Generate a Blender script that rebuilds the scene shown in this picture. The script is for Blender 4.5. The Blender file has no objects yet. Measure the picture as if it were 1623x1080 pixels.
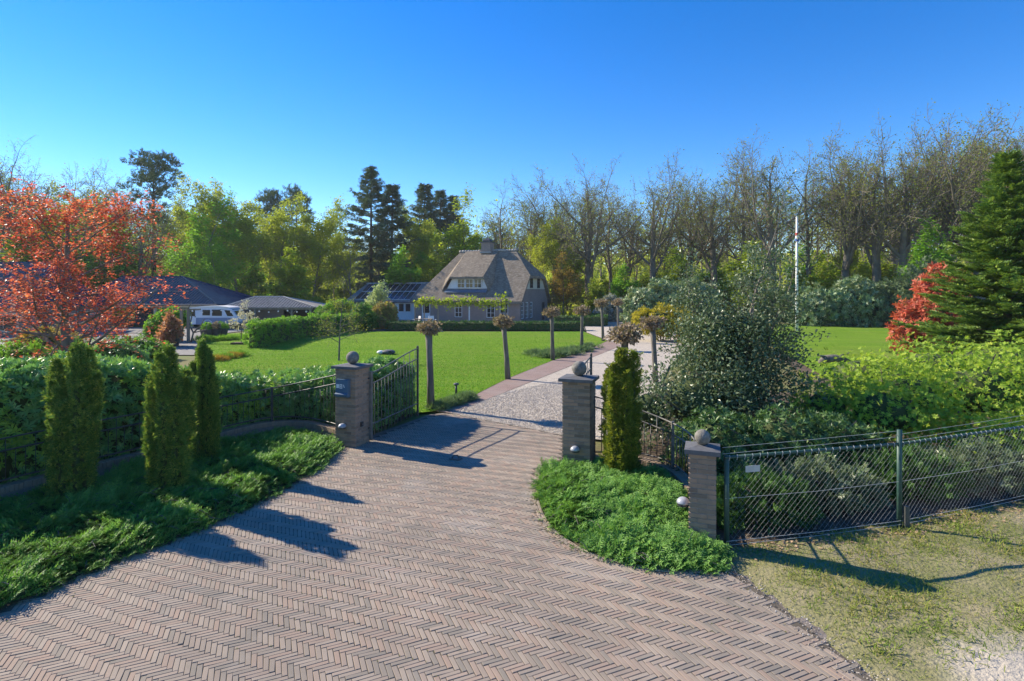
import bpy, bmesh, math, random
import numpy as np
from mathutils import Vector, Matrix, noise as mnoise

scene = bpy.context.scene
R = math.radians
# ------------------------------------------------------------------ camera
CAM_H, FPX, HORIZON = 3.2, 870.0, 463.0
cam_d = bpy.data.cameras.new('camera')
cam_d.sensor_width = 36.0
cam_d.lens = 36.0 * FPX / 1623.0
cam_d.shift_y = -(540.0 - HORIZON) / 1623.0
cam_d.clip_start, cam_d.clip_end = 0.1, 3000
cam = bpy.data.objects.new('camera', cam_d)
scene.collection.objects.link(cam)
cam.location = (0, 0, CAM_H)
cam.rotation_euler = (R(90), 0, 0)
scene.camera = cam
# ------------------------------------------------------------------ sky, sun, exposure
SUN_TO = Vector((-0.883, 0.469, 0)).normalized()
SUN_EL = R(31)
world = bpy.data.worlds.new('World'); scene.world = world
world.use_nodes = True
wn = world.node_tree.nodes; wl = world.node_tree.links
wn.clear()
sky = wn.new('ShaderNodeTexSky'); sky.sky_type = 'NISHITA'; sky.sun_disc = False
sky.sun_elevation = SUN_EL
sky.sun_rotation = math.atan2(SUN_TO.x, SUN_TO.y)
sky.altitude = 0; sky.air_density = 1.0; sky.dust_density = 0.0; sky.ozone_density = 4.0
hsv = wn.new('ShaderNodeHueSaturation'); hsv.inputs['Saturation'].default_value = 1.35
hsv.inputs['Hue'].default_value = 0.511
bg = wn.new('ShaderNodeBackground'); bg.inputs['Strength'].default_value = 0.12
wo = wn.new('ShaderNodeOutputWorld')
wl.new(sky.outputs[0], hsv.inputs['Color']); wl.new(hsv.outputs[0], bg.inputs[0]); wl.new(bg.outputs[0], wo.inputs[0])
sun_d = bpy.data.lights.new('sun', 'SUN'); sun_d.energy = 5.0; sun_d.angle = R(0.5); sun_d.color = (1.0, 0.885, 0.71)
sun = bpy.data.objects.new('sun', sun_d); scene.collection.objects.link(sun)
to_sun = Vector((SUN_TO.x*math.cos(SUN_EL), SUN_TO.y*math.cos(SUN_EL), math.sin(SUN_EL)))
sun.rotation_euler = to_sun.to_track_quat('Z', 'Y').to_euler()
sun.location = (-30, 20, 30)
scene.view_settings.view_transform = 'Standard'
scene.view_settings.look = 'None'
scene.view_settings.exposure = 0.92
scene.view_settings.gamma = 1.0
scene.render.film_transparent = False
try:
    scene.cycles.max_bounces = 6; scene.cycles.diffuse_bounces = 4; scene.cycles.glossy_bounces = 2
    scene.cycles.transmission_bounces = 3; scene.cycles.transparent_max_bounces = 4
    scene.cycles.use_denoising = True
except Exception:
    pass

rng = np.random.default_rng(7)
prand = random.Random(11)
COL = scene.collection

def G(x, y, z=0.0):
    """ground point (height z) seen at a photograph pixel"""
    d = FPX*(CAM_H - z)/(y - HORIZON)
    return Vector(((x - 811.5)*d/FPX, d, z))
def at(x, d, z=0.0):
    """point at depth d in the direction of photograph column x"""
    return Vector(((x - 811.5)*d/FPX, d, z))
def hz(y, d):
    """height seen at photograph row y at depth d"""
    return CAM_H - (y - HORIZON)*d/FPX

# ------------------------------------------------------------------ object helpers
def tag(o, label=None, cat=None, group=None, kind=None):
    if label: o['label'] = label
    if cat: o['category'] = cat
    if group: o['group'] = group
    if kind: o['kind'] = kind
    return o
def empty(name, loc=(0, 0, 0), rz=0.0):
    o = bpy.data.objects.new(name, None); COL.objects.link(o)
    o.location = loc; o.rotation_euler = (0, 0, rz); o.empty_display_size = 0.2
    return o
def link(name, me, parent=None, loc=None, rz=None):
    o = bpy.data.objects.new(name, me); COL.objects.link(o)
    if parent is not None: o.parent = parent
    if loc is not None: o.location = loc
    if rz is not None: o.rotation_euler = (0, 0, rz)
    return o
def smooth_mesh(me, on=True):
    me.polygons.foreach_set('use_smooth', np.full(len(me.polygons), on, dtype=bool))
def mesh_py(name, V, F, mat, smooth=False):
    me = bpy.data.meshes.new(name)
    me.from_pydata([tuple(v) for v in V], [], [tuple(f) for f in F])
    if mat: me.materials.append(mat)
    if smooth: smooth_mesh(me)
    me.update()
    return me
def mesh_np(name, V, LV, LS, mat, smooth=False):
    """V (n,3); LV loop vertex indices; LS loop starts"""
    me = bpy.data.meshes.new(name)
    me.vertices.add(len(V)); me.vertices.foreach_set('co', np.ascontiguousarray(V, dtype=np.float32).ravel())
    me.loops.add(len(LV)); me.loops.foreach_set('vertex_index', np.ascontiguousarray(LV, dtype=np.int32))
    me.polygons.add(len(LS)); me.polygons.foreach_set('loop_start', np.ascontiguousarray(LS, dtype=np.int32))
    if mat: me.materials.append(mat)
    me.update(calc_edges=True)
    smooth_mesh(me, smooth)
    return me
def scatter_mesh(name, tmpl, P, Rm, S, mat):
    """copies of a small template (V,F) as one mesh"""
    tv, tf = tmpl
    tv = np.asarray(tv, dtype=np.float64)
    S = np.asarray(S, dtype=np.float64)
    if S.ndim == 1: S = np.repeat(S[:, None], 3, 1)
    N, n = len(P), len(tv)
    V = np.einsum('nij,nkj->nki', Rm, tv[None]*S[:, None, :]) + np.asarray(P)[:, None, :]
    lv = np.concatenate([np.asarray(f) for f in tf]); tot = np.array([len(f) for f in tf])
    ls = np.concatenate([[0], np.cumsum(tot)[:-1]])
    LV = (lv[None] + (np.arange(N)*n)[:, None]).ravel()
    LS = (ls[None] + (np.arange(N)*len(lv))[:, None]).ravel()
    return mesh_np(name, V.reshape(-1, 3), LV, LS, mat)
def merge_mesh(name, parts, mat):
    """join several (V, LV, LS) arrays"""
    Vs, Ls, Ss, vo, lo = [], [], [], 0, 0
    for V, LV, LS in parts:
        Vs.append(V); Ls.append(LV + vo); Ss.append(LS + lo); vo += len(V); lo += len(LV)
    return mesh_np(name, np.concatenate(Vs), np.concatenate(Ls), np.concatenate(Ss), mat)
def norm(a):
    return a/np.maximum(np.linalg.norm(a, axis=-1, keepdims=True), 1e-9)
def frames(D, roll_ref=None):
    """rotation matrices whose local Y is D; local Z points as near to roll_ref as it can"""
    D = norm(np.asarray(D, dtype=np.float64)); N = len(D)
    ref = norm(rng.normal(size=(N, 3))) if roll_ref is None else np.asarray(roll_ref, dtype=np.float64)
    X = np.cross(D, ref); bad = np.linalg.norm(X, axis=1) < 1e-4
    X[bad] = np.cross(D[bad], rng.normal(size=(bad.sum(), 3)))
    X = norm(X); Z = np.cross(X, D)
    return np.stack([X, D, Z], axis=2)
class MB:
    """collects simple shapes into one mesh"""
    def __init__(s): s.V = []; s.F = []
    def add(s, V, F):
        o = len(s.V); s.V += [Vector(v) for v in V]; s.F += [tuple(i + o for i in f) for f in F]; return s
    def box(s, a, b, rz=0.0, about=None):
        x0, y0, z0 = a; x1, y1, z1 = b
        V = [Vector(v) for v in ((x0,y0,z0),(x1,y0,z0),(x1,y1,z0),(x0,y1,z0),(x0,y0,z1),(x1,y0,z1),(x1,y1,z1),(x0,y1,z1))]
        if rz:
            c = Vector(about or ((x0+x1)/2, (y0+y1)/2, 0)); m = Matrix.Rotation(rz, 3, 'Z')
            V = [m @ (v - c) + c for v in V]
        return s.add(V, [(3,2,1,0),(4,5,6,7),(0,1,5,4),(1,2,6,5),(2,3,7,6),(3,0,4,7)])
    def bevel_box(s, a, b, e=0.01):
        x0, y0, z0 = a; x1, y1, z1 = b
        V = []
        for z, i in ((z0, e), (z0+e, 0), (z1-e, 0), (z1, e)):
            V += [(x0+i,y0+i,z),(x1-i,y0+i,z),(x1-i,y1-i,z),(x0+i,y1-i,z)]
        F = [(3,2,1,0),(12,13,14,15)]
        for k in range(3):
            for j in range(4):
                F.append((4*k+j, 4*k+(j+1)%4, 4*k+4+(j+1)%4, 4*k+4+j))
        return s.add(V, F)
    def tube(s, pts, r, n=6, caps=True):
        pts = [Vector(p) for p in pts]
        if not hasattr(r, '__len__'): r = [r]*len(pts)
        V, F = [], []
        ref = None
        for i, p in enumerate(pts):
            d = (pts[min(i+1, len(pts)-1)] - pts[max(i-1, 0)])
            d = d.normalized() if d.length > 1e-9 else Vector((0, 0, 1))
            if ref is None:
                ref = d.orthogonal().normalized()
            else:
                ref = (ref - d*ref.dot(d)); ref = ref.normalized() if ref.length > 1e-6 else d.orthogonal().normalized()
            q = d.cross(ref)
            for k in range(n):
                a = 2*math.pi*k/n
                V.append(p + (ref*math.cos(a) + q*math.sin(a))*r[i])
        for i in range(len(pts)-1):
            for k in range(n):
                F.append((i*n+k, i*n+(k+1)%n, (i+1)*n+(k+1)%n, (i+1)*n+k))
        if caps:
            F.append(tuple(range(n-1, -1, -1))); F.append(tuple((len(pts)-1)*n+k for k in range(n)))
        return s.add(V, F)
    def lathe(s, prof, c=(0, 0, 0), n=20):
        c = Vector(c); V, F = [], []
        for r, z in prof:
            for k in range(n):
                a = 2*math.pi*k/n; V.append(c + Vector((r*math.cos(a), r*math.sin(a), z)))
        for i in range(len(prof)-1):
            for k in range(n):
                F.append((i*n+k, i*n+(k+1)%n, (i+1)*n+(k+1)%n, (i+1)*n+k))
        F.append(tuple(range(n-1, -1, -1))); F.append(tuple((len(prof)-1)*n+k for k in range(n)))
        return s.add(V, F)
    def sphere(s, c, r, nu=20, nv=12, sq=(1, 1, 1)):
        prof = [(max(1e-3, r*math.sin(math.pi*j/nv)), -r*math.cos(math.pi*j/nv)) for j in range(nv+1)]
        o = len(s.V); s.lathe(prof, (0, 0, 0), nu)
        for i in range(o, len(s.V)):
            v = s.V[i]; s.V[i] = Vector((v.x*sq[0], v.y*sq[1], v.z*sq[2])) + Vector(c)
        return s
    def prism(s, poly, h, axis='y', base=0.0):
        """polygon in (u,z) extruded along an axis, or in (x,y) along z"""
        n = len(poly)
        if axis == 'y': a = [(u, base, v) for u, v in poly]; b = [(u, base+h, v) for u, v in poly]
        elif axis == 'x': a = [(base, u, v) for u, v in poly]; b = [(base+h, u, v) for u, v in poly]
        else: a = [(u, v, base) for u, v in poly]; b = [(u, v, base+h) for u, v in poly]
        F = [tuple(range(n)), tuple(range(2*n-1, n-1, -1))] + [(i, i+n, (i+1)%n+n, (i+1)%n) for i in range(n)]
        return s.add(a+b, F)
    def xf(s, m, start=0):
        for i in range(start, len(s.V)): s.V[i] = m @ s.V[i]
        return s
    def arrays(s):
        return (np.array([tuple(v) for v in s.V]).reshape(-1, 3), np.concatenate([np.array(f) for f in s.F]),
                np.concatenate([[0], np.cumsum([len(f) for f in s.F])[:-1]]))
    def mesh(s, name, mat, smooth=False, fix=True):
        me = mesh_py(name, s.V, s.F, mat, False)
        if fix:
            bm = bmesh.new(); bm.from_mesh(me); bmesh.ops.recalc_face_normals(bm, faces=bm.faces); bm.to_mesh(me); bm.free()
        if smooth: smooth_mesh(me)
        return me
    def build(s, name, mat, parent=None, smooth=False, loc=None, rz=None):
        return link(name, s.mesh(name, mat, smooth), parent, loc, rz)

# ------------------------------------------------------------------ materials
MATS = {}
def ramp(nt, fac, stops):
    n = nt.nodes.new('ShaderNodeValToRGB'); e = n.color_ramp.elements
    while len(e) < len(stops): e.new(0.5)
    for el, (p, c) in zip(e, stops): el.position = p; el.color = (*c, 1)
    nt.links.new(fac, n.inputs[0]); return n.outputs[0]
def mixc(nt, a, b, fac, mode='MIX'):
    n = nt.nodes.new('ShaderNodeMix'); n.data_type = 'RGBA'; n.blend_type = mode
    for s, v in ((n.inputs[0], fac), (n.inputs[6], a), (n.inputs[7], b)):
        if isinstance(v, (int, float)): s.default_value = v
        elif isinstance(v, tuple): s.default_value = (*v, 1)
        else: nt.links.new(v, s)
    return n.outputs[2]
def math_n(nt, op, a, b=0.0):
    n = nt.nodes.new('ShaderNodeMath'); n.operation = op
    for s, v in ((n.inputs[0], a), (n.inputs[1], b)):
        if isinstance(v, (int, float)): s.default_value = v
        else: nt.links.new(v, s)
    return n.outputs[0]
def noise_n(nt, scale, detail=4, rough=0.55, stretch=None, coord='POS'):
    n = nt.nodes.new('ShaderNodeTexNoise'); n.inputs['Scale'].default_value = scale
    n.inputs['Detail'].default_value = detail; n.inputs['Roughness'].default_value = rough
    if coord == 'POS':
        g = nt.nodes.new('ShaderNodeNewGeometry'); src = g.outputs['Position']
    else:
        g = nt.nodes.new('ShaderNodeTexCoord'); src = g.outputs['Object']
    if stretch:
        m = nt.nodes.new('ShaderNodeMapping'); m.inputs['Scale'].default_value = stretch
        nt.links.new(src, m.inputs[0]); src = m.outputs[0]
    nt.links.new(src, n.inputs['Vector']); return n.outputs[0]
def rnd_n(nt):
    """one random number for every loose piece, whether an object of its own or an island"""
    g = nt.nodes.new('ShaderNodeNewGeometry'); o = nt.nodes.new('ShaderNodeObjectInfo')
    return math_n(nt, 'FRACT', math_n(nt, 'ADD', g.outputs['Random Per Island'], o.outputs['Random']))
def base_mat(name):
    m = bpy.data.materials.new(name); m.use_nodes = True; nt = m.node_tree
    return m, nt, nt.nodes['Principled BSDF']
def bump_n(nt, b, h, strength, dist=0.02):
    n = nt.nodes.new('ShaderNodeBump'); n.inputs['Strength'].default_value = strength; n.inputs['Distance'].default_value = dist
    nt.links.new(h, n.inputs['Height']); nt.links.new(n.outputs[0], b.inputs['Normal'])
def mat(name, c1, c2=None, scale=6, rough=0.8, metal=0.0, spec=0.3, bump=0.0, bscale=None, stretch=None, coord='POS', bdist=0.02, lo=0.35, hi=0.65, rnd=None, rndamt=0.5):
    if name in MATS: return MATS[name]
    m, nt, b = base_mat(name)
    c2 = c2 or tuple(x*0.8 for x in c1)
    n = noise_n(nt, scale, stretch=stretch, coord=coord)
    col = ramp(nt, n, [(lo, c1), (hi, c2)])
    if rnd: col = mixc(nt, col, ramp(nt, rnd_n(nt), [(i/max(1, len(rnd)-1), c) for i, c in enumerate(rnd)]), rndamt)
    nt.links.new(col, b.inputs['Base Color'])
    b.inputs['Roughness'].default_value = rough; b.inputs['Metallic'].default_value = metal
    b.inputs['Specular IOR Level'].default_value = spec
    if bump: bump_n(nt, b, noise_n(nt, bscale or scale*4, stretch=stretch, coord=coord), bump, bdist)
    MATS[name] = m; return m
LEAF_GAIN = {'yew_needle': 2.8, 'golden_yew_needle': 1.75, 'juniper_needle': 2.15, 'rhododendron_leaf': 2.9, 'fir_needle': 2.3, 'pieris_leaf': 1.8, 'laurel_leaf': 2.8, 'laurel_new_leaf': 2.4,
             'holly_leaf': 2.35, 'dark_conifer_needle': 3.3, 'copper_leaf': 1.75, 'verge_grass': 1.45, 'lawn_blade': 1.3, 'white_blossom': 1.0, 'pale_bloom': 1.4, 'golden_leaf': 1.6, 'oak_leaf': 2.1, 'birch_leaf': 2.2, 'azalea_leaf': 2.05,
             'beech_leaf': 1.75, 'young_beech_leaf': 1.7}
def leaf_mat(name, cols, clump=None, cscale=1.5, trans=0.35, rough=0.5, spec=0.35, tboost=1.3):
    """leaves: colour by leaf, by clump and light through the blade"""
    if name in MATS: return MATS[name]
    g_ = LEAF_GAIN.get(name, 1.75); cols = [tuple(min(0.7, x*g_) for x in c) for c in cols]; clump = clump and tuple(x*g_ for x in clump)
    m, nt, b = base_mat(name)
    col = ramp(nt, rnd_n(nt), [(i/max(1, len(cols)-1), c) for i, c in enumerate(cols)])
    if clump: col = mixc(nt, col, clump, ramp(nt, noise_n(nt, cscale, 2), [(0.42, (0, 0, 0)), (0.62, (0.75, 0.75, 0.75))]))
    nt.links.new(col, b.inputs['Base Color']); b.inputs['Roughness'].default_value = rough
    b.inputs['Specular IOR Level'].default_value = spec*0.5
    t = nt.nodes.new('ShaderNodeBsdfTranslucent')
    tc = mixc(nt, col, (tboost, tboost*1.02, tboost*0.6), 1.0, 'MULTIPLY')
    nt.links.new(tc, t.inputs[0])
    mx = nt.nodes.new('ShaderNodeMixShader'); mx.inputs[0].default_value = trans
    out = nt.nodes['Material Output']
    nt.links.new(b.outputs[0], mx.inputs[1]); nt.links.new(t.outputs[0], mx.inputs[2]); nt.links.new(mx.outputs[0], out.inputs[0])
    MATS[name] = m; return m

M_PAVE = mat('paving_brick', (0.300, 0.244, 0.190), (0.248, 0.202, 0.160), 1.2, 0.85, bump=0.35, bscale=90, bdist=0.004,
             rnd=[(0.185, 0.172, 0.143), (0.295, 0.238, 0.185), (0.36, 0.298, 0.234), (0.335, 0.232, 0.172), (0.265, 0.226, 0.182)], rndamt=0.66)
def stain(m, col, scale, lo, hi, amt, stretch=None):
    nt = m.node_tree; b = nt.nodes['Principled BSDF']; src = b.inputs['Base Color'].links[0].from_socket
    nt.links.new(mixc(nt, src, col, ramp(nt, noise_n(nt, scale, 5, 0.6, stretch), [(lo, (0, 0, 0)), (hi, (amt, amt, amt))])), b.inputs['Base Color'])
stain(M_PAVE, (0.17, 0.15, 0.125), 0.55, 0.46, 0.68, 0.55); stain(M_PAVE, (0.40, 0.36, 0.31), 0.9, 0.52, 0.72, 0.45); stain(M_PAVE, (0.13, 0.13, 0.09), 5.0, 0.60, 0.78, 0.5)
M_JOINT = mat('joint_sand', (0.085, 0.072, 0.056), (0.13, 0.11, 0.082), 5, 1.0)
M_DUST = mat('dusty_edge', (0.22, 0.19, 0.165), (0.16, 0.135, 0.11), 7, 1.0, bump=0.5, bscale=60)
M_PILLAR = mat('pillar_brick', (0.35, 0.245, 0.17), (0.24, 0.17, 0.12), 9, 0.9, bump=0.5, bscale=70, bdist=0.006,
               rnd=[(0.13, 0.10, 0.08), (0.35, 0.24, 0.165), (0.42, 0.265, 0.17), (0.31, 0.235, 0.175), (0.20, 0.145, 0.105)], rndamt=0.65)
stain(M_PILLAR, (0.18, 0.165, 0.12), 3.0, 0.50, 0.72, 0.7)
M_MORTAR = mat('mortar', (0.30, 0.26, 0.21), (0.22, 0.19, 0.155), 20, 1.0)
M_KERB = mat('kerb_brick', (0.34, 0.25, 0.17), (0.24, 0.18, 0.13), 8, 0.9, bump=0.4, bscale=60, rnd=[(0.28, 0.23, 0.17), (0.38, 0.27, 0.17), (0.22, 0.18, 0.15)], rndamt=0.5)
M_CAP = mat('bluestone_cap', (0.13, 0.135, 0.14), (0.10, 0.10, 0.105), 12, 0.7, bump=0.2, bscale=60)
M_BALL = mat('weathered_stone', (0.25, 0.235, 0.205), (0.14, 0.13, 0.11), 14, 0.95, bump=0.6, bscale=45)
M_IRON = mat('painted_iron', (0.05, 0.055, 0.052), (0.08, 0.082, 0.075), 15, 0.5, spec=0.5)
M_IRONL = mat('worn_iron', (0.17, 0.165, 0.145), (0.10, 0.10, 0.09), 9, 0.6, spec=0.5)
M_GRAVEL = mat('gravel', (0.62, 0.55, 0.45), (0.36, 0.31, 0.25), 38, 0.95, bump=1.0, bscale=45, bdist=0.03)
M_PEBBLE = mat('pebble', (0.50, 0.45, 0.385), (0.38, 0.33, 0.27), 12, 0.9, rnd=[(0.62, 0.585, 0.53), (0.44, 0.385, 0.32), (0.29, 0.25, 0.21), (0.52, 0.44, 0.34)], rndamt=0.75)
M_SOIL = mat('soil', (0.075, 0.055, 0.038), (0.12, 0.09, 0.06), 4, 1.0, bump=0.8, bscale=30)
M_FOREST = mat('forest_floor', (0.13, 0.165, 0.04), (0.17, 0.13, 0.06), 0.5, 1.0, bump=0.6, bscale=8)
M_VERGE = mat('verge_soil', (0.29, 0.25, 0.145), (0.18, 0.185, 0.068), 1.6, 1.0, bump=0.8, bscale=26, bdist=0.03)
nt = M_VERGE.node_tree; b = nt.nodes['Principled BSDF']; src = b.inputs['Base Color'].links[0].from_socket   # bare sand at the road corner
g_ = nt.nodes.new('ShaderNodeNewGeometry'); vm_ = nt.nodes.new('ShaderNodeVectorMath'); vm_.operation = 'DISTANCE'; vm_.inputs[1].default_value = (4.35, 4.35, 0.0)
nt.links.new(g_.outputs['Position'], vm_.inputs[0]); dn = math_n(nt, 'ADD', vm_.outputs['Value'], math_n(nt, 'MULTIPLY', noise_n(nt, 2.2, 5), 0.9))
nt.links.new(mixc(nt, src, (0.44, 0.39, 0.31), ramp(nt, math_n(nt, 'DIVIDE', dn, 2.2), [(0.42, (1, 1, 1)), (0.62, (0, 0, 0))])), b.inputs['Base Color'])
M_TERRACE = mat('terrace_paving', (0.25, 0.24, 0.22), (0.17, 0.162, 0.15), 3, 0.9)
# ------------------------------------------------------------------ ground
def in_poly(P, poly):
    P = np.asarray(P); x, y = P[:, 0], P[:, 1]; ins = np.zeros(len(P), bool); n = len(poly)
    for i in range(n):
        x0, y0 = poly[i]; x1, y1 = poly[(i+1) % n]
        c = ((y0 > y) != (y1 > y)) & (x < (x1-x0)*(y-y0)/((y1-y0) if abs(y1-y0) > 1e-12 else 1e-12) + x0)
        ins ^= c
    return ins
def dist_poly(P, poly, closed=True):
    P = np.asarray(P)[:, :2]; best = np.full(len(P), 1e9); n = len(poly)
    for i in range(n if closed else n-1):
        a = np.array(poly[i][:2]); b = np.array(poly[(i+1) % n][:2]); ab = b-a
        t = np.clip(((P-a)@ab)/max(ab@ab, 1e-12), 0, 1)
        best = np.minimum(best, np.linalg.norm(P-(a+t[:, None]*ab), axis=1))
    return best
def xy(*px): return [tuple(G(*p)[:2]) for p in px]
def rand_in_poly(poly, n):
    p = np.array(poly); lo, hi = p.min(0), p.max(0); out = []
    while sum(map(len, out)) < n:
        q = lo + rng.random((n*2, 2))*(hi-lo); out.append(q[in_poly(q, poly)])
    return np.concatenate(out)[:n]
def smooth_path(pts, per=8):
    pts = [np.array(p, float) for p in pts]; out = []
    for i in range(len(pts)-1):
        p0, p1, p2, p3 = pts[max(i-1, 0)], pts[i], pts[i+1], pts[min(i+2, len(pts)-1)]
        for k in range(per):
            t = k/per
            out.append(0.5*((2*p1)+(-p0+p2)*t+(2*p0-5*p1+4*p2-p3)*t*t+(-p0+3*p1-3*p2+p3)*t**3))
    out.append(pts[-1]); return np.array(out)
def resample(path, step):
    d = np.concatenate([[0], np.cumsum(np.linalg.norm(np.diff(path[:, :2], axis=0), axis=1))])
    n = max(2, int(round(d[-1]/step))+1); t = np.linspace(0, d[-1], n)
    return np.stack([np.interp(t, d, path[:, k]) for k in range(path.shape[1])], 1), t, d[-1]
def nz(P, s, off=0.0):
    return np.array([mnoise.noise(Vector((p[0]*s+off, p[1]*s-off, (p[2] if len(p) > 2 else 0)*s+0.37))) for p in P])
def sheet(name, poly, z, m, kind='structure'):
    me = mesh_py(name, [(x, y, z) for x, y in poly], [tuple(range(len(poly)))], m)
    bm = bmesh.new(); bm.from_mesh(me); bmesh.ops.triangulate(bm, faces=bm.faces)
    for f in bm.faces:
        if f.normal.z < 0: f.normal_flip()
    bm.to_mesh(me); bm.free()
    return tag(link(name, me), kind=kind)

m_lawn, nt, b = base_mat('lawn_turf')
c = ramp(nt, noise_n(nt, 0.35, 5), [(0.3, (0.145, 0.255, 0.022)), (0.5, (0.185, 0.315, 0.026)), (0.72, (0.235, 0.345, 0.04))])
c = mixc(nt, c, (0.085, 0.165, 0.016), ramp(nt, noise_n(nt, 13, 4, 0.7), [(0.42, (0, 0, 0)), (0.64, (0.95, 0.95, 0.95))]))
c = mixc(nt, c, (0.20, 0.235, 0.05), ramp(nt, noise_n(nt, 0.16, 6, 0.65), [(0.48, (0, 0, 0)), (0.68, (0.75, 0.75, 0.75))]))
c = mixc(nt, c, (0.10, 0.22, 0.02), ramp(nt, noise_n(nt, 0.7, 2, 0.4, (0.12, 2.2, 1)), [(0.47, (0, 0, 0)), (0.55, (0.55, 0.55, 0.55))]))
c = mixc(nt, c, (0.24, 0.30, 0.06), ramp(nt, noise_n(nt, 5.0, 4, 0.7), [(0.50, (0, 0, 0)), (0.68, (0.7, 0.7, 0.7))]))
nt.links.new(c, b.inputs['Base Color']); b.inputs['Roughness'].default_value = 0.95; b.inputs['Specular IOR Level'].default_value = 0.03
bump_n(nt, b, noise_n(nt, 40, 4), 0.9, 0.04)

gv = MB(); gv.add([(-700, -60, -0.06), (700, -60, -0.06), (700, 900, -0.06), (-700, 900, -0.06)], [(0, 1, 2, 3)])
tag(gv.build('ground', M_FOREST), kind='structure')

DRIVE = [(-6.4, 1.0), (-6.1, 2.5), (-5.55, 4.3)] + xy((0, 965), (85, 930), (170, 893), (300, 845), (430, 785), (500, 745), (535, 712)) + \
    [(-3.2, 11.7)] + xy((600, 690), (680, 660), (715, 655), (895, 690)) + [(1.0, 10.5)] + \
    xy((855, 742), (852, 790), (870, 832), (920, 870), (985, 893), (1060, 902), (1130, 903), (1165, 905), (1240, 962), (1350, 1050)) + [(3.1, 4.0), (3.4, 2.0), (3.6, 1.0)]
LAWN = xy((335, 575), (325, 545), (345, 530), (410, 527), (545, 526), (612, 526), (925, 526), (962, 541), (935, 553), (875, 572), (805, 600), (745, 630), (690, 652)) + \
    [(-3.0, 14.2), (-5, 14.4), (-8, 13.8), (-12, 16)]
STRIP = xy((690, 652), (745, 630), (805, 600), (875, 572), (935, 553), (965, 540), (985, 548), (930, 570), (880, 590), (800, 622), (715, 655))
GRAVEL = xy((715, 655), (800, 622), (880, 590), (930, 570), (985, 548), (965, 540), (930, 527), (926, 511), (1000, 504), (1100, 506), (1180, 520), (1100, 545), (1060, 580), (1030, 640)) + [(2.6, 11.6)] + xy((895, 690))
def grow_poly(poly, d):
    p = np.array(poly); c = p.mean(0); return [tuple(q + (q-c)/np.linalg.norm(q-c)*d) for q in p]
drive = sheet('driveway', grow_poly(DRIVE, 0.28), -0.022, M_DUST)
sheet('joint_bed', DRIVE, -0.0042, M_JOINT).parent = drive
sheet('gravel_drive', GRAVEL, -0.006, M_GRAVEL)
sheet('lawn', LAWN, 0.008, m_lawn)
sheet('side_lawn', [(10.5, 16.5), (17, 14.5), (34, 30), (52, 50), (44, 60), (26, 54), (17, 38)], 0.008, m_lawn)
sheet('terrace', [(-60, 28), (-15.5, 28), (-19.1, 34), (-22.4, 41.5), (-22, 50), (-60, 50)], -0.012, M_TERRACE)
sheet('patio', [(-16, 45.9), (6.0, 45.9), (8.5, 56), (8, 68), (-20, 68)], -0.020, M_TERRACE)
# brick path beside the gravel
m_strip, nt, b = base_mat('path_brick')
bt = nt.nodes.new('ShaderNodeTexBrick'); bt.inputs['Scale'].default_value = 1.0
bt.inputs['Brick Width'].default_value = 0.21; bt.inputs['Row Height'].default_value = 0.055; bt.inputs['Mortar Size'].default_value = 0.004
bt.inputs['Color1'].default_value = (0.30, 0.20, 0.165, 1); bt.inputs['Color2'].default_value = (0.23, 0.16, 0.135, 1); bt.inputs['Mortar'].default_value = (0.11, 0.085, 0.065, 1)
g = nt.nodes.new('ShaderNodeNewGeometry'); mp = nt.nodes.new('ShaderNodeMapping'); mp.inputs['Rotation'].default_value = (0, 0, R(20))
nt.links.new(g.outputs['Position'], mp.inputs[0]); nt.links.new(mp.outputs[0], bt.inputs[0])
nt.links.new(mixc(nt, bt.outputs[0], (0.27, 0.21, 0.18), ramp(nt, noise_n(nt, 0.9, 4), [(0.4, (0, 0, 0)), (0.7, (0.8, 0.8, 0.8))])), b.inputs['Base Color']); b.inputs['Roughness'].default_value = 0.9
sheet('brick_path', STRIP, 0.002, m_strip)

# herringbone bricks: the largest 300 one by one, the rest joined
W, NL, ANG = 0.0472, 4, R(24)
def brick_tmpl(l, w, h, e=0.0028):
    V = []
    for z, i in ((-h, 0), (-e, 0), (0, e)):
        V += [(-l/2+i, -w/2+i, z), (l/2-i, -w/2+i, z), (l/2-i, w/2-i, z), (-l/2+i, w/2-i, z)]
    F = [(8, 9, 10, 11)]
    for k in range(2):
        for j in range(4): F.append((4*k+j, 4*k+(j+1) % 4, 4*k+4+(j+1) % 4, 4*k+4+j))
    return np.array(V), F
cu, su = math.cos(ANG), math.sin(ANG)
cells = []
for ix in range(-215, 295):
    for iy in range(-135, 375):
        t = (ix+iy) % (2*NL)
        if t == 0: cells.append((ix+NL/2, iy+0.5, 0.0))
        elif t == NL: cells.append((ix+0.5, iy+NL/2, 90.0))
cells = np.array(cells)
lx, ly = cells[:, 0]*W, cells[:, 1]*W
bp = np.stack([lx*cu-ly*su, lx*su+ly*cu], 1)
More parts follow.
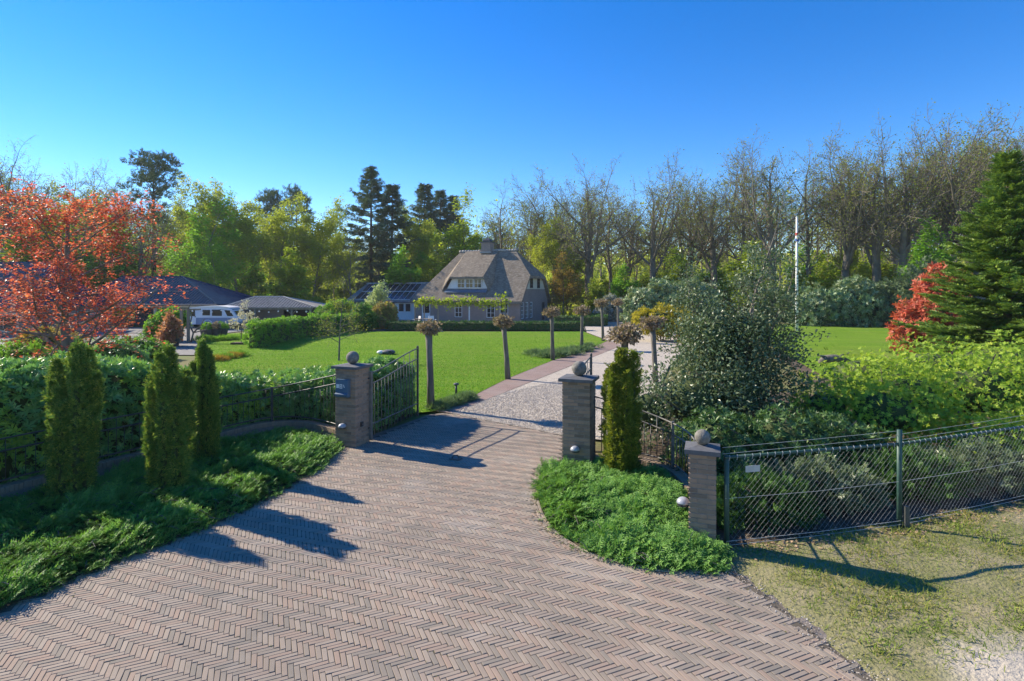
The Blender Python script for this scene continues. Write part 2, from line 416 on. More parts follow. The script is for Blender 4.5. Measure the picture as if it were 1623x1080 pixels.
# the pavement was laid by hand: rows wander a little
bp[:, 0] += 0.035*np.sin(bp[:, 1]*1.1+0.6*bp[:, 0]); bp[:, 1] += 0.045*np.sin(bp[:, 0]*0.9+1.3)
keep = in_poly(bp, DRIVE) & (bp[:, 1] > 2.6) & (dist_poly(bp, DRIVE) > 0.06)
bp, brot = bp[keep], np.radians(cells[keep, 2]) + ANG + rng.normal(0, 0.018, keep.sum())
vx = 811.5 + FPX*bp[:, 0]/bp[:, 1]; vy = HORIZON + FPX*CAM_H/bp[:, 1]
vis = (vx > 15) & (vx < 1610) & (vy < 1072)
order = np.argsort(np.where(vis, bp[:, 1], 99))[:300]
single = np.zeros(len(bp), bool); single[order] = True
bt_ = brick_tmpl(W*NL-0.0048, W-0.0044, 0.03)
brick_mes = [mesh_py('brick', bt_[0]*np.array([s1, s2, 1]), bt_[1], M_PAVE) for s1, s2 in ((1, 1), (0.985, 0.98), (1, 0.96), (0.97, 1.0))]
bz = rng.normal(0, 0.0010, len(bp))
for i in order:
    o = link('brick', brick_mes[int(i) % 4], drive, (bp[i, 0], bp[i, 1], bz[i]))
    o.rotation_euler = (prand.gauss(0, 0.007), prand.gauss(0, 0.007), brot[i])
idx = np.where(~single)[0]
cz, sz = np.cos(brot[idx]), np.sin(brot[idx]); tx, ty = rng.normal(0, 0.007, (2, len(idx)))
Rm = np.zeros((len(idx), 3, 3)); Rm[:, 0, 0] = cz; Rm[:, 0, 1] = -sz; Rm[:, 1, 0] = sz; Rm[:, 1, 1] = cz; Rm[:, 2, 2] = 1
Rm[:, 2, 0] = tx; Rm[:, 2, 1] = ty
S3 = np.stack([rng.uniform(0.97, 1.0, len(idx)), rng.uniform(0.95, 1.0, len(idx)), np.ones(len(idx))], 1)
o = link('herringbone_paving', scatter_mesh('herringbone_paving', bt_, np.column_stack([bp[idx], bz[idx]]), Rm, S3, M_PAVE), drive); o['kind'] = 'stuff'
# edging course round the right hand bed
edge = smooth_path(xy((855, 742), (852, 790), (870, 832), (920, 870), (985, 893), (1060, 902), (1130, 903)), 10)
ep, et, eL = resample(edge, 0.189)
for i in range(len(ep)-1):
    c = (ep[i]+ep[i+1])/2; d = ep[i+1]-ep[i]
    o = link('edging_brick', brick_mes[i % 4], drive, (c[0], c[1], 0.006)); o.rotation_euler = (0, 0, math.atan2(d[1], d[0]))
    o = link('edging_brick', brick_mes[(i+1) % 4], drive, (c[0]+d[1]*0.25+d[0]*0.4, c[1]-d[0]*0.25+d[1]*0.4, 0.004)); o.rotation_euler = (0, 0, math.atan2(d[1], d[0]))
# gravel stones
octa = (np.array([(1, 0, 0), (-1, 0, 0), (0, 1, 0), (0, -1, 0), (0, 0, 0.7), (0, 0, -0.5)]), [(0, 2, 4), (2, 1, 4), (1, 3, 4), (3, 0, 4)])
q = rand_in_poly(GRAVEL, 60000); w = np.exp(-(q[:, 1]-12)/7.0); q = q[rng.random(len(q)) < np.maximum(w, 0.02)]
q2 = rand_in_poly(xy((715, 655), (800, 622), (900, 600), (960, 640), (895, 690)), 10000); q = np.concatenate([q, q2])
ed = q2[:0]
o = link('gravel_stones', scatter_mesh('gravel_stones', octa, np.column_stack([q, np.full(len(q), 0.002)]), frames(np.column_stack([rng.normal(size=(len(q), 2)), np.zeros(len(q))]), np.tile([0, 0, 1.0], (len(q), 1))),
         rng.uniform(0.009, 0.022, len(q)), M_PEBBLE))
tag(o, 'pale loose gravel spread over the drive beyond the gate', 'gravel', kind='stuff')

# verge on the right: sandy soil, thin grass
VERGE = xy((1150, 868), (1430, 826), (1623, 790)) + [(12.5, 10.0), (12.5, 1.0), (3.7, 1.0), (3.3, 3.2)] + xy((1350, 1050), (1240, 962), (1165, 905), (1140, 890))
nx, ny = 90, 90
vv, vf = [], []
for j in range(ny):
    for i in range(nx):
        x = 2.1+10.4*i/(nx-1); y = 1.0+9.2*j/(ny-1)
        vv.append((x, y, 0))
vv = np.array(vv); dd = dist_poly(vv, VERGE); inn = in_poly(vv, VERGE)
vv[:, 2] = np.where(inn, -0.012+np.minimum(dd, 0.5)*0.05+0.025*nz(vv, 1.3)+0.010*nz(vv, 6), -0.05)
vf = [(j*nx+i, j*nx+i+1, (j+1)*nx+i+1, (j+1)*nx+i) for j in range(ny-1) for i in range(nx-1) if inn[j*nx+i] or inn[(j+1)*nx+i+1] or inn[j*nx+i+1] or inn[(j+1)*nx+i]]
tag(link('verge', mesh_py('verge', vv, vf, M_VERGE, True)), kind='structure')
def verge_z(p):
    return np.interp(dist_poly(p, VERGE), [0, 0.5], [0, 0.025]) - 0.012 + 0.025*nz(p, 1.3)
# dirt below the shrubs and beds
BED_L = [(-5.6, 4.3)] + xy((0, 965), (85, 930), (170, 893), (300, 845), (430, 785), (500, 745), (535, 712)) + [(-3.65, 11.6), (-4.6, 12.45), (-5.55, 12.6), (-6.15, 11.5), (-6.75, 10.2), (-7.3, 9.2), (-7.75, 8.3), (-8.2, 6.5), (-8.5, 4.0), (-7, 4.0)]
BED_R = xy((855, 742), (852, 790), (870, 832), (920, 870), (985, 893), (1060, 902), (1130, 903), (1143, 880)) + [(2.25, 7.1), (2.55, 7.8), (2.68, 8.6), (2.58, 9.35), (2.2, 9.8), (1.5, 9.9), (1.0, 9.8)]
sheet('planting_bed', grow_poly(BED_L, 0.02), -0.004, M_SOIL)
sheet('planting_bed', grow_poly(BED_R, -0.03), -0.002, M_SOIL)
sheet('shrub_soil', [(2.7, 6.9), (5.28, 7.5), (8.5, 8.7), (12.6, 10.1), (26, 16), (26, 30), (14, 30), (10, 17), (4.5, 20), (2.6, 12), (2.0, 10.2), (2.8, 9.2)], -0.03, M_SOIL)
sheet('shrub_soil', [(-9.2, 4), (-8.45, 4.2), (-8.0, 7), (-7.7, 8.6), (-6.2, 11.7), (-5.6, 12.7), (-4.6, 12.7), (-3.5, 12.0), (-2.6, 14.2), (-2.9, 15), (-8, 14.5), (-13, 15.5), (-14, 4)], -0.02, M_SOIL)

# ------------------------------------------------------------------ gate pillars
RZ = R(-20)
def brick_block(l, w, h, e=0.004):
    m = MB(); m.bevel_box((-l/2, -w/2, -h/2), (l/2, w/2, h/2), e); return m
PB = {}
def pillar_brick(l):
    k = round(l, 3)
    if k not in PB: PB[k] = brick_block(l, 0.10, 0.051).mesh('brick', M_PILLAR)
    return PB[k]
def pillar(name, loc, side, courses, label, cap_o=0.06, ball_r=0.135, pattern=2):
    root = empty(name, loc, RZ); tag(root, label, 'gate pillar', 'brick entrance pillars')
    ch, h = 0.0617, courses*0.0617
    s = side/2; i = 0.007
    MB().box((-s+i, -s+i, -0.05), (s-i, s-i, h)).build('mortar_core', M_MORTAR, root)
    for c in range(courses):
        z = ch*(c+0.5)+0.003
        L = side-0.10-0.010
        segs = ([L] if pattern == 1 else ([0.212, L-0.212-0.010] if c % 2 == 0 else [L-0.212-0.010, 0.212]))
        for k in range(4):
            a = math.pi/2*k; x = -s if c % 2 == 0 else -s+0.11
            for sg in segs:
                cx, cy = x+sg/2, -s+0.05; x += sg+0.010
                j = prand.gauss(0, 0.0015)
                o = link('brick', pillar_brick(sg), root, (cx*math.cos(a)-(cy+j)*math.sin(a), cx*math.sin(a)+(cy+j)*math.cos(a), z+prand.gauss(0, 0.0008)))
                o.rotation_euler = (0, 0, a+(math.pi if prand.random() < 0.5 else 0))
    q = s+cap_o
    m = MB(); m.add([(-q, -q, h), (q, -q, h), (q, q, h), (-q, q, h), (-q, -q, h+0.055), (q, -q, h+0.055), (q, q, h+0.055), (-q, q, h+0.055), (-0.06, -0.06, h+0.085), (0.06, -0.06, h+0.085), (0.06, 0.06, h+0.085), (-0.06, 0.06, h+0.085)],
        [(3, 2, 1, 0), (0, 1, 5, 4), (1, 2, 6, 5), (2, 3, 7, 6), (3, 0, 4, 7), (4, 5, 9, 8), (5, 6, 10, 9), (6, 7, 11, 10), (7, 4, 8, 11), (8, 9, 10, 11)])
    m.build('cap_stone', M_CAP, root)
    MB().sphere((0, 0, h+0.085+ball_r*0.93), ball_r, 28, 18).build('stone_ball', M_BALL, root, True)
    return root, h
PIL_L = at(559, 11.6); PIL_R = at(918, 9.95); PIL_S = Vector((2.43, 7.0, 0))
pl, PH = pillar('gate_pillar', PIL_L, 0.5, 26, 'tall brick gate pillar carrying the blue letterbox, left of the drive')
pr, _ = pillar('gate_pillar', PIL_R, 0.5, 26, 'tall brick gate pillar with stone ball beside the golden yew, right of the drive')
ps, _ = pillar('gate_pillar', PIL_S, 0.325, 19, 'shorter slim brick pillar at the end of the chain link fence', 0.05, 0.098, 1)
M_LAMP = mat('lamp_glass', (0.36, 0.38, 0.42), (0.30, 0.32, 0.36), 20, 0.35, spec=0.5)
M_DARK = mat('dark_metal', (0.03, 0.032, 0.035), (0.045, 0.046, 0.05), 20, 0.45, spec=0.5)
def dome_lamp(parent, base, nrm_rz, label, up=False):
    """bulkhead lamp: half dome shade over a dark body, on a pillar face"""
    o = empty('wall_lamp', base); o.rotation_euler = (0, 0, nrm_rz)
    tag(o, label, 'wall lamp', 'dome lamps on the pillars')
    m = MB(); n = 18; prof = [(0.085*math.cos(a), 0.075*math.sin(a)) for a in np.linspace(0, math.pi/2*0.98, 8)]
    m.lathe(prof, (0, -0.07, 0), n); m.build('shade', M_LAMP, o, True)
    MB().lathe([(0.078, -0.03), (0.078, -0.004)], (0, -0.07, 0), n).build('lamp_body', M_DARK, o)
    MB().box((-0.03, -0.07, -0.025), (0.03, 0.0, 0.02)).build('bracket', M_DARK, o)
def on_face(root_loc, side, face, u, z):
    a = RZ + face*math.pi/2
    n = Vector((math.sin(a), -math.cos(a), 0)); t = Vector((math.cos(a), math.sin(a), 0))
    return Vector(root_loc) + n*(side/2+0.002) + t*u + Vector((0, 0, z)), a
p, a = on_face(PIL_L, 0.5, 0, -0.02, 0.42); dome_lamp(None, p, a, 'white dome lamp low on the letterbox pillar')
p, a = on_face(PIL_R, 0.5, 0, 0.0, 0.42); dome_lamp(None, p, a, 'pale dome lamp low on the pillar beside the golden yew')
p, a = on_face(PIL_S, 0.325, -1, 0.0, 0.48); dome_lamp(None, p, a, 'white dome lamp on the side of the slim fence pillar')
# letterbox
p, a = on_face(PIL_L, 0.5, 0, -0.02, 1.2)
lb = empty('letterbox', p, a); tag(lb, 'blue grey metal letterbox with white number tiles on the left pillar', 'letterbox')
M_LB = mat('letterbox_paint', (0.075, 0.135, 0.20), (0.09, 0.155, 0.22), 4, 0.4, spec=0.5)
M_WHITE = mat('white_paint', (0.75, 0.75, 0.73), (0.68, 0.68, 0.66), 8, 0.5)
MB().bevel_box((-0.15, -0.09, -0.17), (0.15, 0.0, 0.19), 0.006).build('box', M_LB, lb)
MB().add([(-0.155, -0.095, -0.08), (0.155, -0.095, -0.08), (0.155, -0.125, -0.10), (-0.155, -0.125, -0.10), (-0.155, -0.095, -0.145), (0.155, -0.095, -0.145), (0.155, -0.12, -0.14), (-0.155, -0.12, -0.14)],
         [(0, 1, 2, 3), (3, 2, 6, 7), (4, 7, 6, 5), (0, 3, 7, 4), (1, 5, 6, 2)]).build('newspaper_tray', M_LB, lb)
MB().box((-0.15, -0.122, -0.118), (0.14, -0.1205, -0.104)).build('tray_edge', M_WHITE, lb)
MB().box((-0.13, -0.094, 0.02), (-0.065, -0.0915, 0.10)).build('number_tile', M_WHITE, lb)
m = MB()
for x0, x1, z0, z1 in ((-0.050, 0.015, 0.08, 0.10), (-0.050, -0.036, 0.012, 0.08), (-0.036, 0.015, 0.012, 0.026), (0.001, 0.015, 0.026, 0.08), (-0.027, -0.010, 0.04, 0.066)):
    m.box((x0, -0.094, z0), (x1, -0.0915, z1))
m.build('number_tile', M_WHITE, lb)
MB().add([(0.035, -0.094, 0.095), (0.052, -0.094, 0.095), (0.08, -0.094, 0.035), (0.058, -0.094, 0.035)], [(0, 1, 2, 3)]).build('number_tile', M_WHITE, lb)
MB().box((-0.15, -0.088, 0.19), (0.15, 0.0, 0.197)).build('lid', M_LB, lb)
p, a = on_face(PIL_L, 0.5, 1, -0.05, 0.44); kb = empty('key_switch', p, a); tag(kb, 'small dark key switch on the drive side of the left pillar', 'switch')
MB().bevel_box((-0.035, -0.03, -0.05), (0.035, 0.0, 0.05), 0.005).build('plate', M_DARK, kb); MB().lathe([(0.014, 0), (0.014, 0.008)], n=12).xf(Matrix.Rotation(R(90), 4, 'X')).xf(Matrix.Translation((0, -0.03, 0))).build('lock', M_IRONL, kb)

# ------------------------------------------------------------------ gate leaves
bar_me = MB().tube([(0, 0, 0), (0, 0, 1)], 0.009, 6).mesh('bar', M_IRONL, True)
def gate_leaf(hinge, end, label):
    hinge, end = Vector(hinge), Vector(end); d = end-hinge; L = d.length
    root = empty('gate_leaf', hinge, math.atan2(d.y, d.x)); tag(root, label, 'gate', 'open wrought iron gate leaves')
    def ht(t): return 1.46+0.30*(t*t*(3-2*t)*0.55+t*0.45)
    def hm(t): return 1.23+0.26*(t*t*(3-2*t)*0.6+t*0.4)
    MB().box((-0.04, -0.03, 0.05), (0.03, 0.03, 1.5)).build('hinge_stile', M_IRONL, root)
    e = MB().box((L-0.025, -0.022, 0.03), (L+0.02, 0.022, 1.80)).build('end_stile', M_IRON, root)
    MB().sphere((L-0.002, 0, 1.81), 0.026, 10, 6).build('finial', M_IRON, e)
    for nm, f in (('top_rail', ht), ('middle_rail', hm)):
        MB().tube([(L*t, 0, f(t)) for t in np.linspace(0.005, 0.995, 22)], 0.016, 6).build(nm, M_IRONL, root, True)
    MB().tube([(0.0, 0, 0.36), (L, 0, 0.36)], 0.016, 6).build('bottom_rail', M_IRONL, root)
    n = 15
    for k in range(1, n):
        t = k/n; top = ht(t) if k % 2 == 0 and t > 0.45 else (hm(t)+(0.07 if t > 0.5 else 0.0))
        o = link('bar', bar_me, root, (L*t, 0, 0.10)); o.scale = (1, 1, top-0.10)
        if t > 0.5 and k % 2: MB().sphere((0, 0, 1.0), 0.0).V and None
    MB().tube([(0.0, 0, 1.36), (-0.07, 0.02, 1.36)], 0.02, 8).build('hinge', M_DARK, root); MB().tube([(0.0, 0, 0.3), (-0.07, 0.02, 0.3)], 0.02, 8).build('hinge', M_DARK, root)
gate_leaf((-3.02, 11.75, 0), at(662, 14.0), 'open iron gate leaf with curved top beside the letterbox pillar')
gate_leaf((1.05, 10.22, 0), at(937, 12.25), 'open iron gate leaf mostly hidden behind the right hand pillar')
gs = empty('gate_stop', G(722, 728)); tag(gs, 'small black iron gate stop set in the drive paving', 'gate stop')
MB().box((-0.11, -0.07, 0.004), (0.11, 0.07, 0.02), RZ).build('plate', M_IRON, gs); MB().tube([(-0.07, 0, 0.02), (-0.04, 0, 0.07), (0.04, 0, 0.07), (0.07, 0, 0.02)], 0.014, 6).build('catch', M_IRON, gs)

# ------------------------------------------------------------------ wing railings on their low brick walls
thin_me = MB().tube([(0, 0, 0), (0, 0, 1)], 0.0055, 5).mesh('bar', M_IRON, True)
thinl_me = MB().tube([(0, 0, 0), (0, 0, 1)], 0.008, 5).mesh('bar', M_IRONL, True)
rowlock = brick_block(0.052, 0.20, 0.10).mesh('brick', M_KERB)
def wing(path, heights, wall_h, label_w, label_f, posts, m_rail, bar_mesh, bar_step=0.13):
    sp = smooth_path([(*p, h) for p, h in zip(path, heights)], 10)
    rp, t, L = resample(sp, 0.0615)
    w = tag(empty('low_wall', (*path[0], 0)), label_w, 'wall', 'low walls under the railings')
    c0 = Vector((*path[0], 0))
    m = MB(); pts = rp[:, :2]; V = []; F = []
    for i in range(len(pts)):
        d = pts[min(i+1, len(pts)-1)]-pts[max(i-1, 0)]; d = d/np.linalg.norm(d); n = np.array([-d[1], d[0]])*0.085
        V += [(*(pts[i]+n), -0.05), (*(pts[i]-n), -0.05), (*(pts[i]-n), wall_h-0.06), (*(pts[i]+n), wall_h-0.06)]
    for i in range(len(pts)-1):
        for k in range(4): F.append((4*i+k, 4*i+(k+1) % 4, 4*i+4+(k+1) % 4, 4*i+4+k))
    me = m.add([Vector(v)-c0 for v in V], F).build('footing', M_MORTAR, w)
    for i in range(len(pts)-1):
        c = (pts[i]+pts[i+1])/2; d = pts[i+1]-pts[i]
        o = link('brick', rowlock, w, (c[0]-c0.x, c[1]-c0.y, wall_h-0.045+prand.gauss(0, 0.003))); o.rotation_euler = (prand.gauss(0, .02), 0, math.atan2(d[1], d[0])+prand.gauss(0, .02))
    f = tag(empty('railing', (*path[0], 0)), label_f, 'railing', 'iron railings beside the gate')
    bp_, bt2, _ = resample(sp, bar_step)
    z0 = wall_h+0.09
    for nm, dz in (('top_rail', 0.0), ('middle_rail', -0.19)):
        MB().tube([(p[0]-c0.x, p[1]-c0.y, p[2]+dz) for p in bp_], 0.014, 6).build(nm, m_rail, f, True)
    MB().tube([(p[0]-c0.x, p[1]-c0.y, z0) for p in bp_], 0.014, 6).build('bottom_rail', m_rail, f, True)
    for i, p in enumerate(bp_):
        o = link('bar', bar_mesh, f, (p[0]-c0.x, p[1]-c0.y, z0)); o.scale = (1, 1, p[2]-z0-(0.19 if i % 3 else 0.0))
    for tt in posts:
        k = int(tt*(len(bp_)-1)); p = bp_[k]
        MB().box((p[0]-c0.x-0.022, p[1]-c0.y-0.022, wall_h), (p[0]-c0.x+0.022, p[1]-c0.y+0.022, p[2]+0.03)).build('post', m_rail, f)
WL = [(-8.4, 5.0), (-8.2, 6.6), (-7.85, 8.3), (-7.38, 9.3), (-6.83, 10.35), (-6.26, 11.6), (-5.6, 12.62), (-4.7, 12.62), (-3.62, 11.82)]
WR = [(1.5, 9.98), (2.2, 9.95), (2.68, 9.45), (2.78, 8.7), (2.68, 7.9), (2.48, 7.15)]
wing(WL, [0.95, 0.95, 0.95, 0.95, 0.95, 0.95, 0.97, 1.15, 1.45], 0.22, 'low curved brick wall below the left hedge, rowlock bricks on top', 'dark curved iron railing in front of the left hedge', (0.12, 0.33, 0.55, 0.80), M_IRON, thin_me)
wing(WR, [1.30, 1.10, 0.98, 0.98, 0.98, 1.0], 0.20, 'low curved brick wall behind the golden yew', 'grey curved iron railing between golden yew and slim pillar', (0.42, 0.75), M_IRONL, thinl_me)

# ------------------------------------------------------------------ chain link fence
M_GALV = mat('galvanised_wire', (0.42, 0.43, 0.41), (0.32, 0.33, 0.32), 12, 0.5, metal=0.1, spec=0.5)
M_FGREEN = mat('green_post', (0.03, 0.075, 0.06), (0.045, 0.095, 0.075), 18, 0.5, spec=0.4)
cf0 = Vector((2.66, 6.86, 0)); cf1 = Vector((5.28, 7.48, 0)); cf2 = Vector((8.05, 8.5, 0)); cf3 = Vector((11.2, 9.7, 0))
cfr = tag(empty('chain_link_fence', cf0), 'wire chain link fence with green top rail running right from the slim pillar', 'fence')
FH = 1.13
def seg_frame(a, b): d = (b-a); L = d.length; return L, d.normalized()
top_m = MB(); wires = MB()
for a, b in ((cf0, cf1), (cf1, cf2), (cf2, cf3)):
    L, d = seg_frame(a, b)
    n = int(L/0.085); nrm = Vector((-d.y, d.x, 0)); m = MB()
    def P3(u, z, s=0.0): return a-cf0+d*u+Vector((0, 0, z))+nrm*s
    rows = int((FH-0.07)/0.085); st = 0.085
    for k in range(-rows, n+1):
        for sgn in (1, -1):
            pts = []
            for j in range(0, rows+1, 2):
                u = k*st+(j*st if sgn > 0 else (rows-j)*st)
                if 0 <= u <= L: pts.append(P3(u, 0.06+j*st, 0.004*sgn))
            if len(pts) > 1: m.tube([pts[0], pts[-1]], 0.0009 if sgn > 0 else 0.0006, 3, False)
    m.build('wire_mesh', M_GALV, cfr)
    MB().tube([P3(0, FH), P3(L, FH)], 0.021, 8).build('top_rail', M_FGREEN, cfr, True)
    for z in (0.05, -0.0): 
        MB().tube([P3(0, 0.045+z, -0.03), P3(L*0.5, 0.03+z, -0.03), P3(L, 0.045+z, -0.03)], 0.0035, 4).build('tension_wire', M_GALV, cfr)
    MB().tube([P3(0, 0.62, -0.01), P3(L*0.5, 0.60, -0.01), P3(L, 0.62, -0.01)], 0.003, 4).build('tension_wire', M_GALV, cfr)
    for z in (1.21, 1.29):
        MB().tube([P3(0, z-0.05, 0.05), P3(L*0.5, z-0.03, 0.05), P3(L, z, 0.05)], 0.003, 4).build('upper_wire', M_GALV, cfr)
    for k in range(int(L/0.11)):
        u = (k+0.5)*0.11
        MB().tube([P3(u-0.012, FH-0.035, -0.024), P3(u, FH+0.01, -0.026), P3(u+0.012, FH+0.026, 0.0)], 0.004, 4, False).build('rail_tie', M_GALV, cfr)

for p, h in ((cf0+Vector((0.03, 0.02, 0)), 1.15), (cf1, 1.32), (cf2, 1.32), (cf3, 1.32)):
    MB().tube([p-cf0, p-cf0+Vector((0, 0, h))], 0.032, 10).build('post', M_FGREEN if p != cf0 else M_IRON, cfr, True)
MB().box((-0.03, -0.02, 0), (0.03, 0.02, 0.3)).xf(Matrix.Translation(cf1-cf0+Vector((0.06, -0.05, 0)))).build('post_stay', M_IRON, cfr)
MB().box((0.25, 0.0, 0.95), (0.45, 0.006, 1.03), 0.2).build('sign_plate', mat('plain_plate', (0.5, 0.5, 0.48), (0.42, 0.42, 0.4), 9, 0.5), cfr)
# ------------------------------------------------------------------ plant helpers
LEAF = (np.array([(0, 0, 0), (0.26, 0.45, 0.05), (0, 1, -0.04), (-0.26, 0.45, 0.05)]), [(0, 1, 2), (0, 2, 3)])
LEAF_W = (np.array([(0, 0, 0), (0.36, 0.42, 0.06), (0, 1, -0.08), (-0.36, 0.42, 0.06)]), [(0, 1, 2), (0, 2, 3)])
LEAF_N = (np.array([(0, 0, 0), (0.16, 0.5, 0.04), (0, 1, -0.10), (-0.16, 0.5, 0.04)]), [(0, 1, 2), (0, 2, 3)])
def rosette_tmpl(n=7, droop=0.15, seed=1, w=0.15):
    """a shoot tip with a whorl of leaves"""
    r = random.Random(seed); V, F = [], []
    for k in range(n):
        a = 2*math.pi*(k+r.random()*0.5)/n; el = r.uniform(-0.2, 0.7)-droop; l = r.uniform(0.75, 1.05)
        d = Vector((math.cos(a)*math.cos(el), math.sin(el)+0.15, math.sin(a)*math.cos(el))); s = Vector((-math.sin(a), 0, math.cos(a)))*w*l
        o = len(V); u = Vector((0, 1, 0))*0.04
        V += [(0, 0, 0), tuple(d*l*0.48+s+u), tuple(d*l), tuple(d*l*0.48-s+u)]; F += [(o, o+1, o+2), (o, o+2, o+3)]
    return np.array(V), F
def plume_tmpl(n=9, spread=0.30, up=0.25, seed=1, flat=0.35, nl=0.16):
    """needle plume: side shoots along a curved axis (local Y)"""
    r = random.Random(seed); V, F = [], []
    for k in range(n):
        t = 0.08+0.9*k/(n-1); l = spread*(1-0.65*t)+0.06
        c = Vector((0, t, up*t*t))
        for s in (-1, 1, 0):
            if s == 0 and k % 2: continue
            d = Vector((s*l*r.uniform(.8, 1.2), l*r.uniform(0.55, 0.95), r.uniform(-flat, flat*1.6)*l+(l*0.5 if s == 0 else 0)))
            w = d.cross(Vector((0, 0, 1)) if s else Vector((1, 0, 0))).normalized()*nl*0.30*(1-.4*t)
            o = len(V); V += [tuple(c+d*0.15+w*0.85), tuple(c+d), tuple(c+d*0.15-w*0.85)]; F += [(o, o+1, o+2)]
    return np.array(V), F
class Skel:
    """recursive branch skeleton made of tapering tubes"""
    def __init__(s, seed): s.r = random.Random(seed); s.mb = MB(); s.tips = []; s.low = []
    def rv(s): return Vector((s.r.gauss(0, 1), s.r.gauss(0, 1), s.r.gauss(0, 1)))
    def grow(s, p, d, L, r, lv, P):
        r_ = s.r; ns = P['seg'][lv]; pts = [p.copy()]; rad = [r]; dirs = [d.copy()]; d = d.copy(); p = p.copy(); tp = P['taper'][lv]
        for i in range(ns):
            d = (d + s.rv()*P['wob'][lv] + Vector((0, 0, 1))*P['up'][lv]).normalized(); p = p + d*(L/ns)
            pts.append(p.copy()); dirs.append(d.copy()); rad.append(r*(1-(1-tp)*(i+1)/ns))
        s.mb.tube(pts, rad, P['sides'][lv], False)
        last = lv >= len(P['n'])
        if last:
            for i in range(1, len(pts)): s.tips.append((pts[i], dirs[i]))
            return
        n = P['n'][lv]; st = P['start'][lv]; ph = r_.random()*6.28
        for k in range(n):
            t = st+(1-st)*(k+r_.random()*0.8)/n; x = t*ns; i = min(int(x), ns-1); f = x-i
            q = pts[i].lerp(pts[i+1], f); dd = dirs[i+1]; rr = rad[i]+(rad[i+1]-rad[i])*f
            ang = R(r_.uniform(*P['ang'][lv])); ph += 2.4+r_.gauss(0, 0.4)
            a = dd.orthogonal().normalized(); b = dd.cross(a); side = a*math.cos(ph)+b*math.sin(ph)
            nd = (dd*math.cos(ang)+side*math.sin(ang)).normalized()
            nl = L*P['len'][lv]*(1-P['shrink'][lv]*(t-st)/(1-st+1e-6))*r_.uniform(0.75, 1.15)
            s.grow(q, nd, nl, max(rr*P['rr'][lv], P['rmin']), lv+1, P)
        if P.get('lead', True):
            s.grow(pts[-1], dirs[-1], L*P['len'][lv]*(0.8 if lv else P.get('top', 0.8)), max(rad[-1]*0.9, P['rmin']), lv+1, P)
def tip_arrays(tips): return np.array([tuple(t[0]) for t in tips]), np.array([tuple(t[1]) for t in tips])
def leaves_at(tips, k, jit, size, tmpl, m, name='crown', upbias=0.0, sz_var=0.35, flat=False):
    P, D = tip_arrays(tips); P = np.repeat(P, k, 0); D = np.repeat(D, k, 0); N = len(P)
    P = P + rng.normal(0, jit, (N, 3)); D = norm(D*0.6 + rng.normal(0, 0.8, (N, 3)) + np.array([0, 0, upbias]))
    ref = None
    if flat: ref = norm(rng.normal(0, 0.35, (N, 3)) + np.array([0, 0, 1.0])); D[:, 2] *= 0.3
    return scatter_mesh(name, tmpl, P, frames(D, ref), size*rng.uniform(1-sz_var, 1+sz_var, N), m)
def shell(blobs, n, depth=0.35, keep_in=0.90, zmin=0.02, nsc=1.2, namp=0.16):
    """points through the outer layer of a union of ellipsoids, with outward normals"""
    B = np.array(blobs, float); area = (B[:, 3]*B[:, 4]+B[:, 4]*B[:, 5]+B[:, 3]*B[:, 5]); w = area/area.sum()
    Ps, Ns = [], []
    tot = 0
    for _ in range(12):
        k = rng.choice(len(B), n, p=w); u = norm(rng.normal(size=(n, 3)))
        rad = 1-depth*rng.random(n)**1.6
        c, r = B[k, :3], B[k, 3:6]
        lump = 1+namp*np.sin(u[:, 0]*5.1*nsc+k)*np.sin(u[:, 1]*4.3*nsc+1.7*k)+namp*0.8*np.sin(u[:, 2]*6.7*nsc+u[:, 0]*3.1*nsc+k)
        P = c+u*r*(rad*lump)[:, None]; Nn = norm(u/r)
        ok = P[:, 2] > zmin
        for j in range(len(B)):
            e = np.linalg.norm((P-B[j, :3])/B[j, 3:6], axis=1); ok &= (e > keep_in-depth*0.8) | (k == j)
        Ps.append(P[ok]); Ns.append(Nn[ok]); tot += ok.sum()
        if tot >= n: break
    return np.concatenate(Ps)[:n], np.concatenate(Ns)[:n]
def core_mesh(blobs, m, f=0.72, zmin=0.0):
    mb = MB()
    for x, y, z, a, b, c in blobs:
        o = len(mb.V); mb.sphere((0, 0, 0), 1.0, 12, 8)
        for i in range(o, len(mb.V)):
            v = mb.V[i]; q = 1+0.18*mnoise.noise(v*2.3+Vector((x, y, z)))
            mb.V[i] = Vector((x+v.x*a*f*q, y+v.y*b*f*q, max(zmin, z+v.z*c*f*q)))
    return mb
